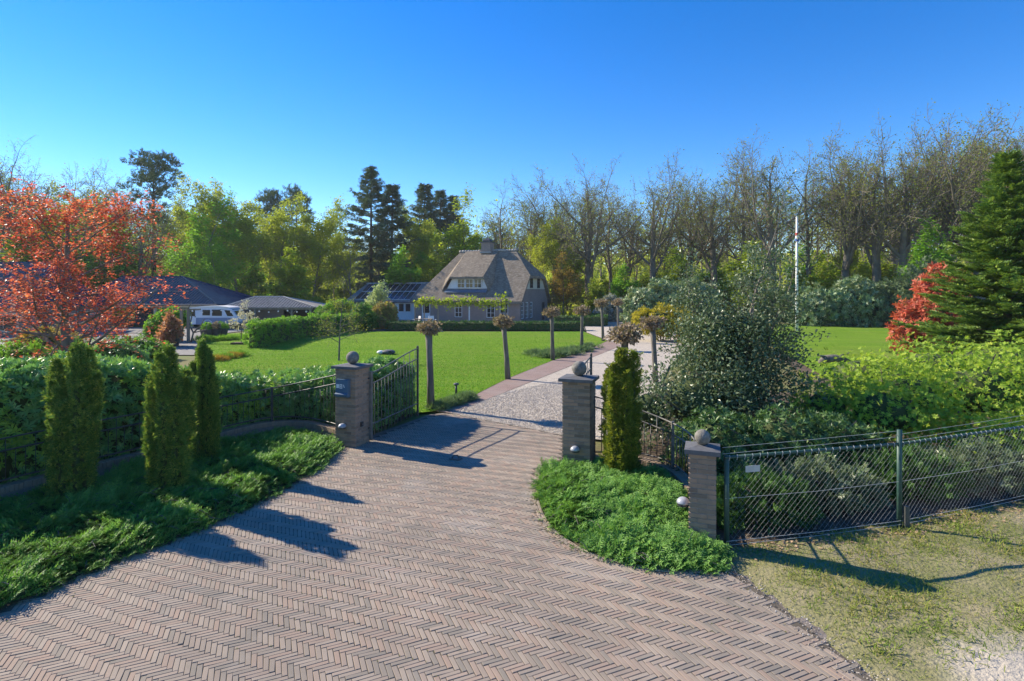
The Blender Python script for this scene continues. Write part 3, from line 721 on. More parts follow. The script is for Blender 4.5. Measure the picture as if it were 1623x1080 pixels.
def shrub(name, loc, blobs, n, size, tmpl, m, label, cat='shrub', group=None, depth=0.35, core=0.68, core_m=None, updir=0.35, out=0.8, rand=0.6, namp=0.16, nsc=1.2, extra=None, stems=6, flat=False):
    """thing > foliage, inner_growth, stem"""
    root = empty(name, loc); tag(root, label, cat, group)
    if Vector(loc).y > 20: n, size = int(n*0.52), size*1.32
    P, Nn = shell(blobs, n, depth, nsc=nsc, namp=namp)
    D = norm(Nn*out + rng.normal(0, rand, P.shape) + np.array([0, 0, updir])); ref = None
    if flat: ref = norm(Nn*0.4+rng.normal(0, 0.35, P.shape)+np.array([0, 0, 1.0])); D = norm(D*np.array([1, 1, 0.25]))
    link('foliage', scatter_mesh('foliage', tmpl, P, frames(D, ref if ref is not None else norm(Nn+rng.normal(0, 0.5, P.shape))), size*rng.uniform(0.6, 1.25, len(P)), m), root)
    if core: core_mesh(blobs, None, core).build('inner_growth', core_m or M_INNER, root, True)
    B = np.array(blobs)
    if stems:
        mb = MB(); c0 = B[:, :2].mean(0)*0.4
        for k in range(stems):
            b = blobs[k % len(blobs)]; r = prand.uniform(0.012, 0.03)*(1+B[:, 5].max()*0.3)
            e = Vector((b[0]+prand.gauss(0, b[3]*0.4), b[1]+prand.gauss(0, b[4]*0.4), b[2]+b[5]*prand.uniform(0.3, 0.8)))
            s0 = Vector((c0[0]+prand.gauss(0, 0.12), c0[1]+prand.gauss(0, 0.12), -0.05)); mid = s0.lerp(e, 0.5)+Vector((prand.gauss(0, .1), prand.gauss(0, .1), 0.15))
            mb.tube([s0, mid, e], [r, r*0.7, r*0.3], 5)
        mb.build('stem', M_BARK, root, True)
    return root
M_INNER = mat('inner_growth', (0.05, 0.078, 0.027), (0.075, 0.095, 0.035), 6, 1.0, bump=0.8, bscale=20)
M_BARK = mat('bark', (0.145, 0.12, 0.09), (0.075, 0.062, 0.048), 8, 0.95, bump=0.8, bscale=25, stretch=(1, 1, 0.25))
M_BARKG = mat('bark_grey', (0.20, 0.18, 0.15), (0.11, 0.10, 0.082), 6, 0.95, bump=0.7, bscale=22, stretch=(1, 1, 0.25))
M_TWIG = mat('wood_twigs', (0.225, 0.195, 0.15), (0.145, 0.128, 0.10), 1.2, 0.95)

ML_LAUREL = leaf_mat('laurel_leaf', [(0.03, 0.08, 0.022), (0.048, 0.11, 0.028), (0.065, 0.125, 0.038), (0.10, 0.155, 0.034)], (0.06, 0.12, 0.038), 1.3, 0.28, 0.36, 0.9)
ML_LAURELN = leaf_mat('laurel_new_leaf', [(0.10, 0.17, 0.028), (0.14, 0.21, 0.035), (0.07, 0.14, 0.025)], None, 1, 0.3, 0.4, 0.45)
ML_YEW = leaf_mat('yew_needle', [(0.020, 0.046, 0.012), (0.036, 0.070, 0.016), (0.075, 0.105, 0.02), (0.15, 0.155, 0.034)], (0.034, 0.068, 0.015), 7, 0.3, 0.55, 0.3)
ML_YEWY = leaf_mat('golden_yew_needle', [(0.04, 0.07, 0.014), (0.075, 0.105, 0.017), (0.14, 0.155, 0.022), (0.22, 0.205, 0.032)], (0.07, 0.10, 0.016), 4, 0.32, 0.55, 0.3)
ML_JUN = leaf_mat('juniper_needle', [(0.050, 0.115, 0.026), (0.075, 0.155, 0.030), (0.115, 0.195, 0.038), (0.065, 0.135, 0.045)], (0.075, 0.145, 0.036), 2.2, 0.3, 0.55, 0.25)
ML_HOLLY = leaf_mat('holly_leaf', [(0.030, 0.055, 0.022), (0.045, 0.070, 0.032), (0.066, 0.084, 0.048), (0.092, 0.110, 0.052)], (0.05, 0.07, 0.036), 1.6, 0.22, 0.38, 0.8)
ML_RHODO = leaf_mat('rhododendron_leaf', [(0.030, 0.058, 0.022), (0.055, 0.085, 0.035), (0.095, 0.115, 0.062), (0.14, 0.15, 0.095)], (0.05, 0.085, 0.035), 0.8, 0.2, 0.42, 0.7)
ML_AZAL = leaf_mat('azalea_leaf', [(0.095, 0.165, 0.020), (0.14, 0.215, 0.024), (0.185, 0.245, 0.03), (0.24, 0.26, 0.035)], (0.11, 0.17, 0.022), 1.3, 0.4, 0.5, 0.3)
ML_GREEN = leaf_mat('fresh_leaf', [(0.065, 0.15, 0.022), (0.10, 0.20, 0.026), (0.14, 0.235, 0.03)], (0.075, 0.155, 0.02), 1.2, 0.4, 0.5, 0.3)
ML_DKGREEN = leaf_mat('hedge_leaf', [(0.022, 0.058, 0.014), (0.035, 0.082, 0.018), (0.055, 0.105, 0.022)], None, 1, 0.2, 0.5, 0.35)
ML_RED = leaf_mat('pieris_leaf', [(0.20, 0.035, 0.022), (0.30, 0.06, 0.035), (0.36, 0.11, 0.065), (0.10, 0.09, 0.03)], (0.28, 0.07, 0.045), 1.2, 0.3, 0.4, 0.4)
ML_MAPLE = leaf_mat('copper_leaf', [(0.17, 0.030, 0.030), (0.29, 0.050, 0.045), (0.36, 0.085, 0.065), (0.24, 0.11, 0.05)], (0.26, 0.07, 0.045), 0.8, 0.5, 0.45, 0.35, 1.6)
ML_MOP = leaf_mat('dry_head_leaf', [(0.13, 0.09, 0.065), (0.20, 0.15, 0.11), (0.085, 0.075, 0.04), (0.26, 0.20, 0.15)], None, 1, 0.25, 0.6, 0.3)
ML_YELLOW = leaf_mat('golden_leaf', [(0.24, 0.20, 0.018), (0.32, 0.26, 0.022), (0.17, 0.17, 0.02)], (0.20, 0.18, 0.02), 1.5, 0.35, 0.5, 0.3)
ML_LAV = leaf_mat('lavender_leaf', [(0.07, 0.12, 0.045), (0.10, 0.15, 0.065), (0.14, 0.18, 0.09)], None, 1, 0.2, 0.6, 0.2)
ML_GRASS = leaf_mat('verge_grass', [(0.10, 0.16, 0.022), (0.16, 0.19, 0.035), (0.22, 0.20, 0.06), (0.30, 0.25, 0.10), (0.09, 0.175, 0.02)], (0.13, 0.19, 0.03), 1.1, 0.3, 0.6, 0.2)
ML_LAWN = leaf_mat('lawn_blade', [(0.085, 0.19, 0.022), (0.12, 0.25, 0.028), (0.16, 0.29, 0.04)], None, 1, 0.35, 0.55, 0.25)
ML_FIR = leaf_mat('fir_needle', [(0.028, 0.062, 0.020), (0.045, 0.088, 0.022), (0.085, 0.135, 0.025), (0.13, 0.165, 0.025)], (0.058, 0.092, 0.02), 1.3, 0.25, 0.5, 0.3)
ML_DFIR = leaf_mat('dark_conifer_needle', [(0.022, 0.036, 0.020), (0.034, 0.048, 0.026), (0.048, 0.062, 0.03)], None, 1, 0.1, 0.6, 0.2)
ML_OAK = leaf_mat('oak_leaf', [(0.085, 0.10, 0.03), (0.12, 0.135, 0.032), (0.10, 0.095, 0.045), (0.11, 0.145, 0.028)], (0.105, 0.13, 0.03), 0.12, 0.5, 0.6, 0.2)
ML_OLIVE = leaf_mat('birch_leaf', [(0.10, 0.125, 0.018), (0.15, 0.175, 0.022), (0.20, 0.205, 0.03)], (0.12, 0.15, 0.02), 0.15, 0.5, 0.6, 0.2)
ML_BEECH = leaf_mat('beech_leaf', [(0.085, 0.19, 0.018), (0.13, 0.25, 0.022), (0.18, 0.285, 0.03)], (0.10, 0.20, 0.018), 0.2, 0.42, 0.55, 0.25)
ML_YBEECH = leaf_mat('young_beech_leaf', [(0.15, 0.20, 0.016), (0.20, 0.26, 0.022), (0.26, 0.29, 0.03)], (0.17, 0.22, 0.018), 0.2, 0.42, 0.55, 0.25)
ML_BRONZE = leaf_mat('bronze_leaf', [(0.16, 0.10, 0.025), (0.20, 0.13, 0.03), (0.13, 0.12, 0.025)], None, 1, 0.4, 0.6, 0.2)

# ------------------------------------------------------------------ juniper ground cover
def juniper(name, poly, n, hmax, label, seed):
    root = tag(empty(name, (0, 0, 0)), label, 'juniper', kind='stuff')
    q = rand_in_poly(poly, n); dd = dist_poly(q, poly)
    def height(p, d):
        return np.clip(d/0.38, 0, 1)**0.6*hmax*(0.72+0.42*nz(p, 1.7, seed)+0.22*nz(p, 4.5, seed)) + 0.02
    h = height(q, dd)
    # slope direction for the plumes: outward and along the flow of neighbouring branches
    e = 0.05
    hx = (height(q+np.array([e, 0]), dist_poly(q+np.array([e, 0]), poly))-h)/e; hy = (height(q+np.array([0, e]), dist_poly(q+np.array([0, e]), poly))-h)/e
    a = 2.5*nz(q, 0.9, seed+5)+2.0*nz(q, 2.6, seed+9)+rng.normal(0, 0.7, n)
    D = np.stack([np.cos(a)-0.8*hx+0.3, np.sin(a)-0.8*hy-0.5, 0.22+0.42*rng.random(n)], 1)
    P = np.column_stack([q, h-0.07-0.05*rng.random(n)])
    for k in range(3):
        s = np.arange(n) % 3 == k
        o = link('sprays', scatter_mesh('sprays', plume_tmpl(8, 0.36, 0.25, seed+k, 0.35, 0.27), P[s], frames(D[s], np.tile([0, 0, 1.0], (s.sum(), 1))+rng.normal(0, 0.4, (s.sum(), 3))), rng.uniform(0.10, 0.22, s.sum()), ML_JUN), root); o['kind'] = 'stuff'
    # bare woody runners here and there
    mb = MB()
    for k in range(int(n/28)):
        i = prand.randrange(n); p = Vector(P[i])+Vector((0, 0, 0.04)); d = Vector(D[i]); d.z = 0.1; d = d.normalized()
        mb.tube([p, p+d*0.12+Vector((0, 0, .03)), p+d*0.25], [0.006, 0.005, 0.003], 4, False)
    mb.build('runners', M_BARKG, root)['kind'] = 'stuff'
    # woody underlayer
    lo, hi = np.array(poly).min(0), np.array(poly).max(0); st = 0.12
    xs = np.arange(lo[0], hi[0]+st, st); ys = np.arange(lo[1], hi[1]+st, st); gx, gy = np.meshgrid(xs, ys); gp = np.column_stack([gx.ravel(), gy.ravel()])
    ins = in_poly(gp, poly); gh = np.where(ins, height(gp, dist_poly(gp, poly))-0.10, -0.03); gh = np.maximum(gh, -0.03)
    nxx = len(xs); F = [(j*nxx+i, j*nxx+i+1, (j+1)*nxx+i+1, (j+1)*nxx+i) for j in range(len(ys)-1) for i in range(nxx-1) if ins[j*nxx+i] or ins[(j+1)*nxx+i+1]]
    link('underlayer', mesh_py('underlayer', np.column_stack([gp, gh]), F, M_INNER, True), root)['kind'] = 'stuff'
juniper('juniper_ground_cover', BED_L, 12000, 0.24, 'spreading green juniper carpet along the left edge of the drive', 3)
juniper('juniper_ground_cover', BED_R, 7200, 0.31, 'mounded green juniper filling the round bed on the right', 8)

# ------------------------------------------------------------------ columnar yews
def yew(loc, H, rad, seed, m, label, spires=10, n=8800):
    r = np.random.default_rng(seed); root = empty('columnar_yew', loc); tag(root, label, 'yew', 'columnar yews by the entrance')
    Ps, Ds, Sz = [], [], []
    mb = MB(); core = MB()
    for k in range(spires):
        ring = 0 if k < 2 else 1; a = (2.6*k if not ring else 2*math.pi*(k-2)/(spires-2))+r.uniform(-0.25, 0.25)
        d = rad*(0.25 if not ring else r.uniform(0.62, 0.92)); bx, by = d*math.cos(a)*0.75, d*math.sin(a)*0.75; h = H*(r.uniform(0.94, 1.0) if not ring else r.uniform(0.58, 0.98)); q_ = r.uniform(1.05, 1.4); tx, ty = bx*q_+r.normal(0, 0.02), by*q_+r.normal(0, 0.02)
        w = rad*(r.uniform(0.27, 0.37) if ring else 0.36); nn = n//spires
        t = r.random(nn)**0.9; z = 0.05+t*(h-0.05)
        prof = np.interp(t, [0, 0.06, 0.35, 0.75, 0.92, 1.0], [0.7, 0.9, 1.0, 0.92, 0.66, 0.12])*w
        th = r.uniform(0, 2*math.pi, nn); rr = prof*(1-0.22*r.random(nn)**1.5)*(1+0.16*np.sin(z*9+k*1.7)+0.14*np.sin(z*23+k*2+th*2))
        bend = 0.05*np.sin(z*2.2+k*1.3)
        Ps.append(np.column_stack([bx+(tx-bx)*t+bend+rr*np.cos(th), by+(ty-by)*t+rr*np.sin(th), z])); Ds.append(np.column_stack([np.cos(th)*0.6, np.sin(th)*0.6, np.full(nn, 1.0)])+r.normal(0, 0.3, (nn, 3)))
        mb.tube([(bx*0.4, by*0.4, -0.05), (bx, by, h*0.35), (tx, ty, h*0.92)], [0.035, 0.025, 0.006], 6)
        core.tube([(bx, by, 0.10), (bx, by, h*0.35), ((bx+tx)/2, (by+ty)/2, h*0.7), (tx, ty, h*0.93)], [w*0.40, w*0.55, w*0.45, w*0.1], 8)
    P = np.concatenate(Ps); D = np.concatenate(Ds)
    link('foliage', scatter_mesh('foliage', plume_tmpl(6, 0.5, 0.2, seed, 0.5, 0.5), P, frames(D), r.uniform(0.042, 0.086, len(P))*np.where(r.random(len(P)) < 0.05, 1.8, 1.0), m), root)
    mb.build('stem', M_BARK, root, True); core.build('inner_growth', M_INNER, root, True)
    return root
def yew_copy(src, loc, sc, rz, m, label):
    r2 = src.copy(); COL.objects.link(r2); r2.location = loc; r2.scale = sc; r2.rotation_euler = (0, 0, rz); r2['label'] = label
    for ch in list(src.children):
        c = ch.copy(); COL.objects.link(c); c.parent = r2
        if m and ch.name.startswith('foliage'): c.material_slots[0].link = 'OBJECT'; c.material_slots[0].material = m
Y1 = G(120, 795); Y2 = G(270, 785); Y3 = G(322, 737); Y4 = G(985, 762)
y1 = yew(Y1, hz(543, Y1.y), 0.29, 21, ML_YEW, 'dark columnar yew nearest the left edge, on the juniper bed')
y2 = yew(Y2, hz(546, Y2.y), 0.275, 22, ML_YEW, 'broad columnar yew, front one of the pair in the left bed', 11)
s3 = hz(536, Y3.y)/hz(543, Y1.y); yew_copy(y1, Y3, (0.80, 0.80, s3), R(140), None, 'narrow columnar yew standing behind the other of the pair in the left bed')
s4 = hz(549, Y4.y)/hz(546, Y2.y); yew_copy(y2, Y4, (1.04, 1.04, s4), R(75), ML_YEWY, 'golden tipped columnar yew in front of the right pillar')

# ------------------------------------------------------------------ hedges
def hedge(name, path, heights, half_w, dens, size, tmpl, m, label, new_m=None, offs=0.0, cat='hedge', flat_top=False, core_f=0.72, lump=0.22, group=None, side_n=1):
    """leafy hedge along a path; offs shifts it to the left of the path direction"""
    sp = smooth_path([(*p, h) for p, h in zip(path, heights)], 6); rp, t, L = resample(sp, 0.1)
    d = np.gradient(rp[:, :2], axis=0); d = norm(d); nrm = np.column_stack([-d[:, 1], d[:, 0]])
    root = tag(empty(name, (rp[0, 0], rp[0, 1], 0)), label, cat, group); org = np.array([rp[0, 0], rp[0, 1], 0])
    hm = rp[:, 2].mean(); per = 2*hm+2*half_w; n = int(L*per*dens)
    i = rng.integers(0, len(rp), n); s = rng.random(n)*per; h = rp[i, 2]; hw = np.full(n, half_w)
    sc = h/hm
    u = np.where(s < hm, -hw, np.where(s < hm+2*half_w, s-hm-half_w, hw)); z = np.where(s < hm, s*sc, np.where(s < hm+2*half_w, h, (s-hm-2*half_w)*sc))
    on = np.where((s < hm), -1.0, np.where(s < hm+2*half_w, 0.0, 1.0)); nz_ = np.where(on == 0, 1.0, 0.15)
    if not flat_top:   # rounded shoulders
        k = np.clip((z/h-0.62)/0.38, 0, 1); u = u*np.where(on != 0, 1-0.32*k**2, 1.0); z = z-np.where(on == 0, 0.10*h*(np.abs(u)/half_w)**2, 0)
    base = rp[i, :2]+d[i]*rng.uniform(-0.05, 0.05, n)[:, None]+nrm[i]*offs
    P = np.column_stack([base+nrm[i]*u[:, None], z]); Nn = norm(np.column_stack([nrm[i]*(on*1.0+0.3*u/half_w*(on == 0))[:, None], nz_]))
    P = P+Nn*(lump*(0.6*nz(P, 1.6, 2.0)+0.5*nz(P, 4.0, 4.0))-0.16*rng.random(n)**1.5*min(1, half_w*2))[:, None]
    ok = P[:, 2] > 0.03; P, Nn = P[ok], Nn[ok]; on = on[ok]; n = len(P)
    D = norm(Nn*0.8+rng.normal(0, 0.55, (n, 3))+np.array([0, 0, 0.35])); Fm = frames(D, norm(Nn+rng.normal(0, 0.45, (n, 3)))); sz = size*rng.uniform(0.65, 1.2, n)
    new = (nz(P, 1.1, 7.0) > 0.12) & (rng.random(n) < 0.65) & (P[:, 2] > 0.35) if new_m else np.zeros(n, bool)
    link('foliage', scatter_mesh('foliage', tmpl, P[~new]-org, Fm[~new], sz[~new], m), root)
    if new.any(): link('new_growth', scatter_mesh('new_growth', tmpl, P[new]-org, Fm[new], sz[new]*0.95, new_m), root)
    eN = int(2*half_w*hm*dens*1.0)
    for j, sg in ((0, -1.0), (len(rp)-1, 1.0)):
        u2 = rng.uniform(-1, 1, eN)*half_w*0.92; z2 = rng.random(eN)*rp[j, 2]*0.97+0.03; Pe = np.column_stack([rp[j, :2]+nrm[j]*(offs+u2)[:, None]+d[j]*sg*rng.normal(0.02, 0.07, eN)[:, None], z2])
        Ne = np.column_stack([np.tile(d[j]*sg, (eN, 1)), np.full(eN, 0.2)])+rng.normal(0, 0.45, (eN, 3))
        link('end_foliage', scatter_mesh('end_foliage', tmpl, Pe-org, frames(Ne), size*rng.uniform(0.65, 1.2, eN), m), root)
    mb = MB(); V, F = [], []; st = 4; js = list(range(2, len(rp)-2, st)); q = core_f
    for j in js:
        b = rp[j, :2]+nrm[j]*offs
        for uu, zz in ((-half_w*q, 0.02), (-half_w*q, rp[j, 2]*0.80), (-half_w*q*0.6, rp[j, 2]*(0.80+0.1*q)), (half_w*q*0.6, rp[j, 2]*(0.80+0.1*q)), (half_w*q, rp[j, 2]*0.80), (half_w*q, 0.02)):
            V.append((*(b+nrm[j]*uu-org[:2]), zz))
    for a in range(len(js)-1):
        for k in range(5): F.append((6*a+k, 6*a+k+1, 6*a+7+k, 6*a+6+k))
    F += [tuple(range(6)), tuple(range(6*(len(js)-1)+5, 6*(len(js)-1)-1, -1))]
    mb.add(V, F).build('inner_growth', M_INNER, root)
    return root
ROS = rosette_tmpl(7, 0.15, 3, 0.17); ROS2 = rosette_tmpl(6, 0.3, 5, 0.20)
hedge('laurel_hedge', WL[:-1]+[(-3.8, 12.3)], [1.85, 1.92, 1.95, 1.95, 1.85, 1.48, 1.15, 1.28, 1.5], 1.0, 175, 0.13, ROS, ML_LAUREL, 'broad evergreen laurel hedge behind the left railing', ML_LAURELN, 1.16)
hedge('laurel_hedge', [(-3.45, 12.35), (-3.1, 13.2), (-2.75, 14.6)], [1.35, 1.40, 1.30], 0.42, 300, 0.10, ROS, ML_LAUREL, 'short evergreen hedge behind the open left gate leaf', ML_LAURELN, 0.25)
hedge('box_hedge', [(G(612, 524).x, 46.4), (-2, 46.3), (G(924, 524).x, 45.8)], [0.72, 0.72, 0.72], 0.55, 50, 0.13, ROS2, ML_DKGREEN, 'long low clipped box hedge in front of the thatched house', None, 0, flat_top=True, core_f=0.9, lump=0.04)
hedge('box_hedge', [(G(872, 511).x, 52.5), (G(938, 511).x, 52.0), (8.6, 58)], [0.95, 0.95, 0.95], 0.5, 60, 0.12, ROS2, ML_DKGREEN, 'short clipped hedge at the right corner of the thatched house', None, 0, flat_top=True, core_f=0.9, lump=0.04)
hedge('box_hedge', [(12.3, 60.5), (15.5, 60.0), (18, 58)], [0.9, 0.9, 0.9], 0.5, 50, 0.13, ROS2, ML_DKGREEN, 'low clipped hedge across the forecourt by the yellow shrub', None, 0, flat_top=True, core_f=0.9, lump=0.04)
hedge('garden_hedge', [tuple(G(418, 552)[:2]), tuple(G(480, 536)[:2]), tuple(G(588, 522)[:2])], [1.5, 1.45, 1.4], 0.5, 55, 0.15, ROS2, ML_GREEN, 'bright green young laurel hedge on the left of the lawn', None, 0.5, lump=0.35)

# ------------------------------------------------------------------ right hand shrubs
# tall open holly with leafy twigs
def open_shrub(name, loc, P, seed, lf, size, tmpl, m, label, cat, H, r0, k=3, jit=0.05, stems=5, spread=(10, 35), group=None):
    root = tag(empty(name, loc), label, cat, group); sk = Skel(seed)
    for i in range(stems):
        a = 2.4*i; t = R(sk.r.uniform(*spread)) if i else R(3)
        sk.grow(Vector((0.12*math.cos(a), 0.12*math.sin(a), -0.05)), Vector((math.sin(t)*math.cos(a), math.sin(t)*math.sin(a), math.cos(t))), H*(1 if i == 0 else sk.r.uniform(0.55, 0.8)), r0*(1 if i == 0 else 0.7), 0, P)
    sk.mb.build('branches', M_BARKG, root, True)
    link('foliage', leaves_at(sk.tips, k, jit, size, tmpl, m, 'foliage', 0.2), root)
    return root, sk
PH_ = dict(seg=[8, 4, 2, 1], taper=[0.25, 0.3, 0.4, 0.5], wob=[0.06, 0.12, 0.18, 0.2], up=[0.02, 0.06, 0.05, 0.03], sides=[6, 4, 3, 3], n=[24, 5, 4], start=[0.10, 0.2, 0.2],
           ang=[(50, 85), (35, 65), (30, 60)], len=[0.36, 0.42, 0.48], shrink=[0.72, 0.4, 0.3], rr=[0.4, 0.55, 0.6], rmin=0.004)
open_shrub('holly_tree', at(1156, 12.3), PH_, 31, None, 0.074, LEAF, ML_HOLLY, 'tall open glossy grey green holly behind the right railing', 'holly', hz(338, 12.3)*0.86, 0.07, 6, 0.08, 6, (10, 24))
shrub('holly_bush', at(1116, 11.6), [(-0.2, 0, 0.9, 1.4, 1.1, 1.05), (0.7, 0.2, 1.2, 1.25, 1.1, 1.35), (0.4, 0.3, 2.2, 0.95, 0.8, 0.9), (-1.2, -0.1, 0.7, 0.8, 0.9, 0.85)], 10500, 0.082, LEAF, ML_HOLLY, 'dense dark holly bush filling the corner behind the right railing', depth=0.6, core=0.42, rand=0.9, updir=0.2)
shrub('rhododendron', Vector((4.75, 9.7, 0)), [(0, 0, 0.45, 1.15, 0.8, 0.65), (-1.2, -0.2, 0.45, 0.8, 0.75, 0.65), (1.1, 0.4, 0.45, 0.8, 0.7, 0.5)], 2600, 0.10, ROS, leaf_mat('dark_broadleaf', [(0.022, 0.055, 0.018), (0.035, 0.078, 0.022), (0.05, 0.095, 0.03), (0.075, 0.12, 0.032)], None, 1, 0.2, 0.4, 0.6), 'dark broadleaf evergreen just behind the chain link fence', depth=0.3)
AZB = rosette_tmpl(6, 0.0, 9, 0.24)
shrub('azalea', Vector((7.6, 11.2, 0)), [(0, 0, 0.75, 1.35, 1.2, 0.85), (-1.0, 0.4, 0.7, 0.9, 0.9, 0.75), (0.9, 0.6, 0.95, 1.2, 1.0, 0.85)], 4800, 0.068, AZB, ML_AZAL, 'yellow green azalea nearest the holly, behind the chain link fence', group='azaleas behind the fence', depth=0.7, core=0.45, namp=0.30, nsc=1.7, rand=0.85)
shrub('azalea', Vector((10.6, 12.6, 0)), [(0, 0, 0.95, 1.7, 1.4, 1.05), (1.3, 0.5, 1.0, 1.2, 1.1, 1.0), (-1.2, 0.6, 0.9, 1.2, 1.1, 0.95)], 5600, 0.070, AZB, ML_AZAL, 'widest yellow green azalea, below the big fir', group='azaleas behind the fence', depth=0.7, core=0.45, namp=0.30, nsc=1.7, rand=0.85)
shrub('azalea', Vector((9.9, 10.2, 0)), [(0, 0, 0.5, 1.5, 0.9, 0.6), (-1.4, -0.3, 0.4, 1.0, 0.7, 0.5), (1.3, 0.2, 0.55, 1.1, 0.9, 0.65)], 4000, 0.062, AZB, ML_AZAL, 'low yellow green azalea close to the fence at the right edge', group='azaleas behind the fence', depth=0.7, core=0.45, namp=0.30, nsc=1.7, rand=0.85)
shrub('azalea', Vector((10.4, 16.0, 0)), [(0, 0, 0.7, 1.5, 1.1, 0.75), (2.0, 0.3, 0.8, 1.6, 1.1, 0.85), (4.3, 0.8, 0.85, 1.6, 1.2, 0.9)], 4200, 0.082, AZB, ML_AZAL, 'yellow green azalea row bordering the small side lawn', group='azaleas behind the fence', depth=0.7, core=0.68, namp=0.30, nsc=1.7, rand=0.85)
LOWT = plume_tmpl(7, 0.45, 0.2, 12, 0.5, 0.5)
for i, (x, y, s, lab) in enumerate(((3.35, 7.75, 0.55, 'low twiggy cotoneaster beside the slim pillar, behind the mesh'), (4.5, 8.25, 0.6, 'low dark cotoneaster behind the middle of the first mesh panel'), (6.2, 8.75, 0.62, 'low cotoneaster behind the green fence post'), (7.7, 9.1, 0.7, 'low cotoneaster at the far right behind the mesh'))):
    shrub('cotoneaster', Vector((x, y, 0)), [(0, 0, 0.22, s*1.35, s*0.75, 0.36), (s*0.8, 0.15, 0.18, s, s*0.7, 0.3)], 1050, 0.125, LOWT, ML_DKGREEN if i % 2 == 0 else ML_HOLLY, lab, group='low shrubs behind the mesh', depth=0.6, core=0.5)
shrub('pieris', at(1476, 25), [(0, 0, 1.8, 1.35, 1.2, 1.5), (0.7, 0.3, 3.0, 1.1, 1.0, 1.4), (-0.8, 0.1, 1.4, 0.9, 0.9, 1.1)], 3600, 0.16, ROS2, ML_RED, 'red leaved pieris shrub beside the big fir', depth=0.4)
shrub('rhododendron', at(1350, 52), [(0, 0, 1.6, 4.0, 2.2, 2.6), (-3.2, 0.5, 1.4, 2.2, 2.0, 2.2), (3.4, 0.3, 1.6, 2.2, 2.0, 2.3)], 5200, 0.30, ROS, ML_RHODO, 'wide pale budded rhododendron behind the side lawn and flagpole', depth=0.3)
shrub('rhododendron', at(1048, 54), [(0, 0, 1.8, 3.0, 2.2, 2.4), (3.2, 0.6, 2.0, 2.6, 2.0, 2.3), (-2.2, -0.6, 1.4, 1.9, 1.7, 1.9)], 5200, 0.28, ROS, ML_RHODO, 'large grey green rhododendron beyond the gravel forecourt', depth=0.3)
shrub('white_shrub', at(966, 60), [(0, 0, 1.2, 1.5, 1.4, 1.5), (1.4, 0.3, 0.9, 1.2, 1.2, 1.1)], 2600, 0.22, ROS, leaf_mat('pale_bloom', [(0.30, 0.30, 0.27), (0.12, 0.14, 0.085), (0.42, 0.41, 0.38), (0.08, 0.11, 0.05)], None, 1, 0.2, 0.5, 0.3), 'pale whitish flowering shrub at the end of the drive', depth=0.3)
shrub('golden_shrub', at(1045, 36), [(0, 0, 1.2, 1.5, 1.2, 1.05), (1.1, 0.2, 1.5, 1.0, 1.0, 0.9), (-1.0, 0.2, 1.5, 0.75, 0.8, 0.65), (1.6, -1.5, 0.9, 1.0, 1.0, 1.1)], 3600, 0.15, ROS2, ML_YELLOW, 'bright yellow leaved shrub beside the gravel forecourt', depth=0.45)
shrub('dark_evergreen', at(1440, 50), [(0, 0, 1.8, 2.2, 2.0, 3.2), (2.5, 1, 2.2, 2.0, 2.0, 3.6)], 2600, 0.32, LOWT, ML_DFIR, 'dark evergreen bush between the rhododendron and the red pieris', depth=0.35)
# driftwood
dw = empty('driftwood_stump', G(1322, 582)); tag(dw, 'bleached gnarled driftwood root among the azaleas', 'driftwood')
dw.location = at(1322, 21.5, 0.15)
m = MB(); m.tube([(-0.9, 0, 0.05), (-0.5, 0.1, 0.22), (0.0, 0, 0.3), (0.6, -0.1, 0.22), (1.1, 0, 0.05)], [0.16, 0.26, 0.24, 0.18, 0.06], 9); m.build('log', M_BARKG, dw, True)
m = MB(); m.tube([(-0.4, 0, 0.3), (-0.75, 0.0, 0.42), (-0.95, 0, 0.46)], [0.11, 0.08, 0.03], 7); m.build('root', M_BARKG, dw, True)
m = MB(); m.tube([(0.2, 0, 0.3), (0.55, 0.05, 0.5), (0.9, 0.05, 0.58), (1.15, 0, 0.85)], [0.08, 0.05, 0.03, 0.012], 7); m.build('root', M_BARKG, dw, True)
dw.location.z = 0.42; dw.scale = (0.62, 0.62, 0.62)
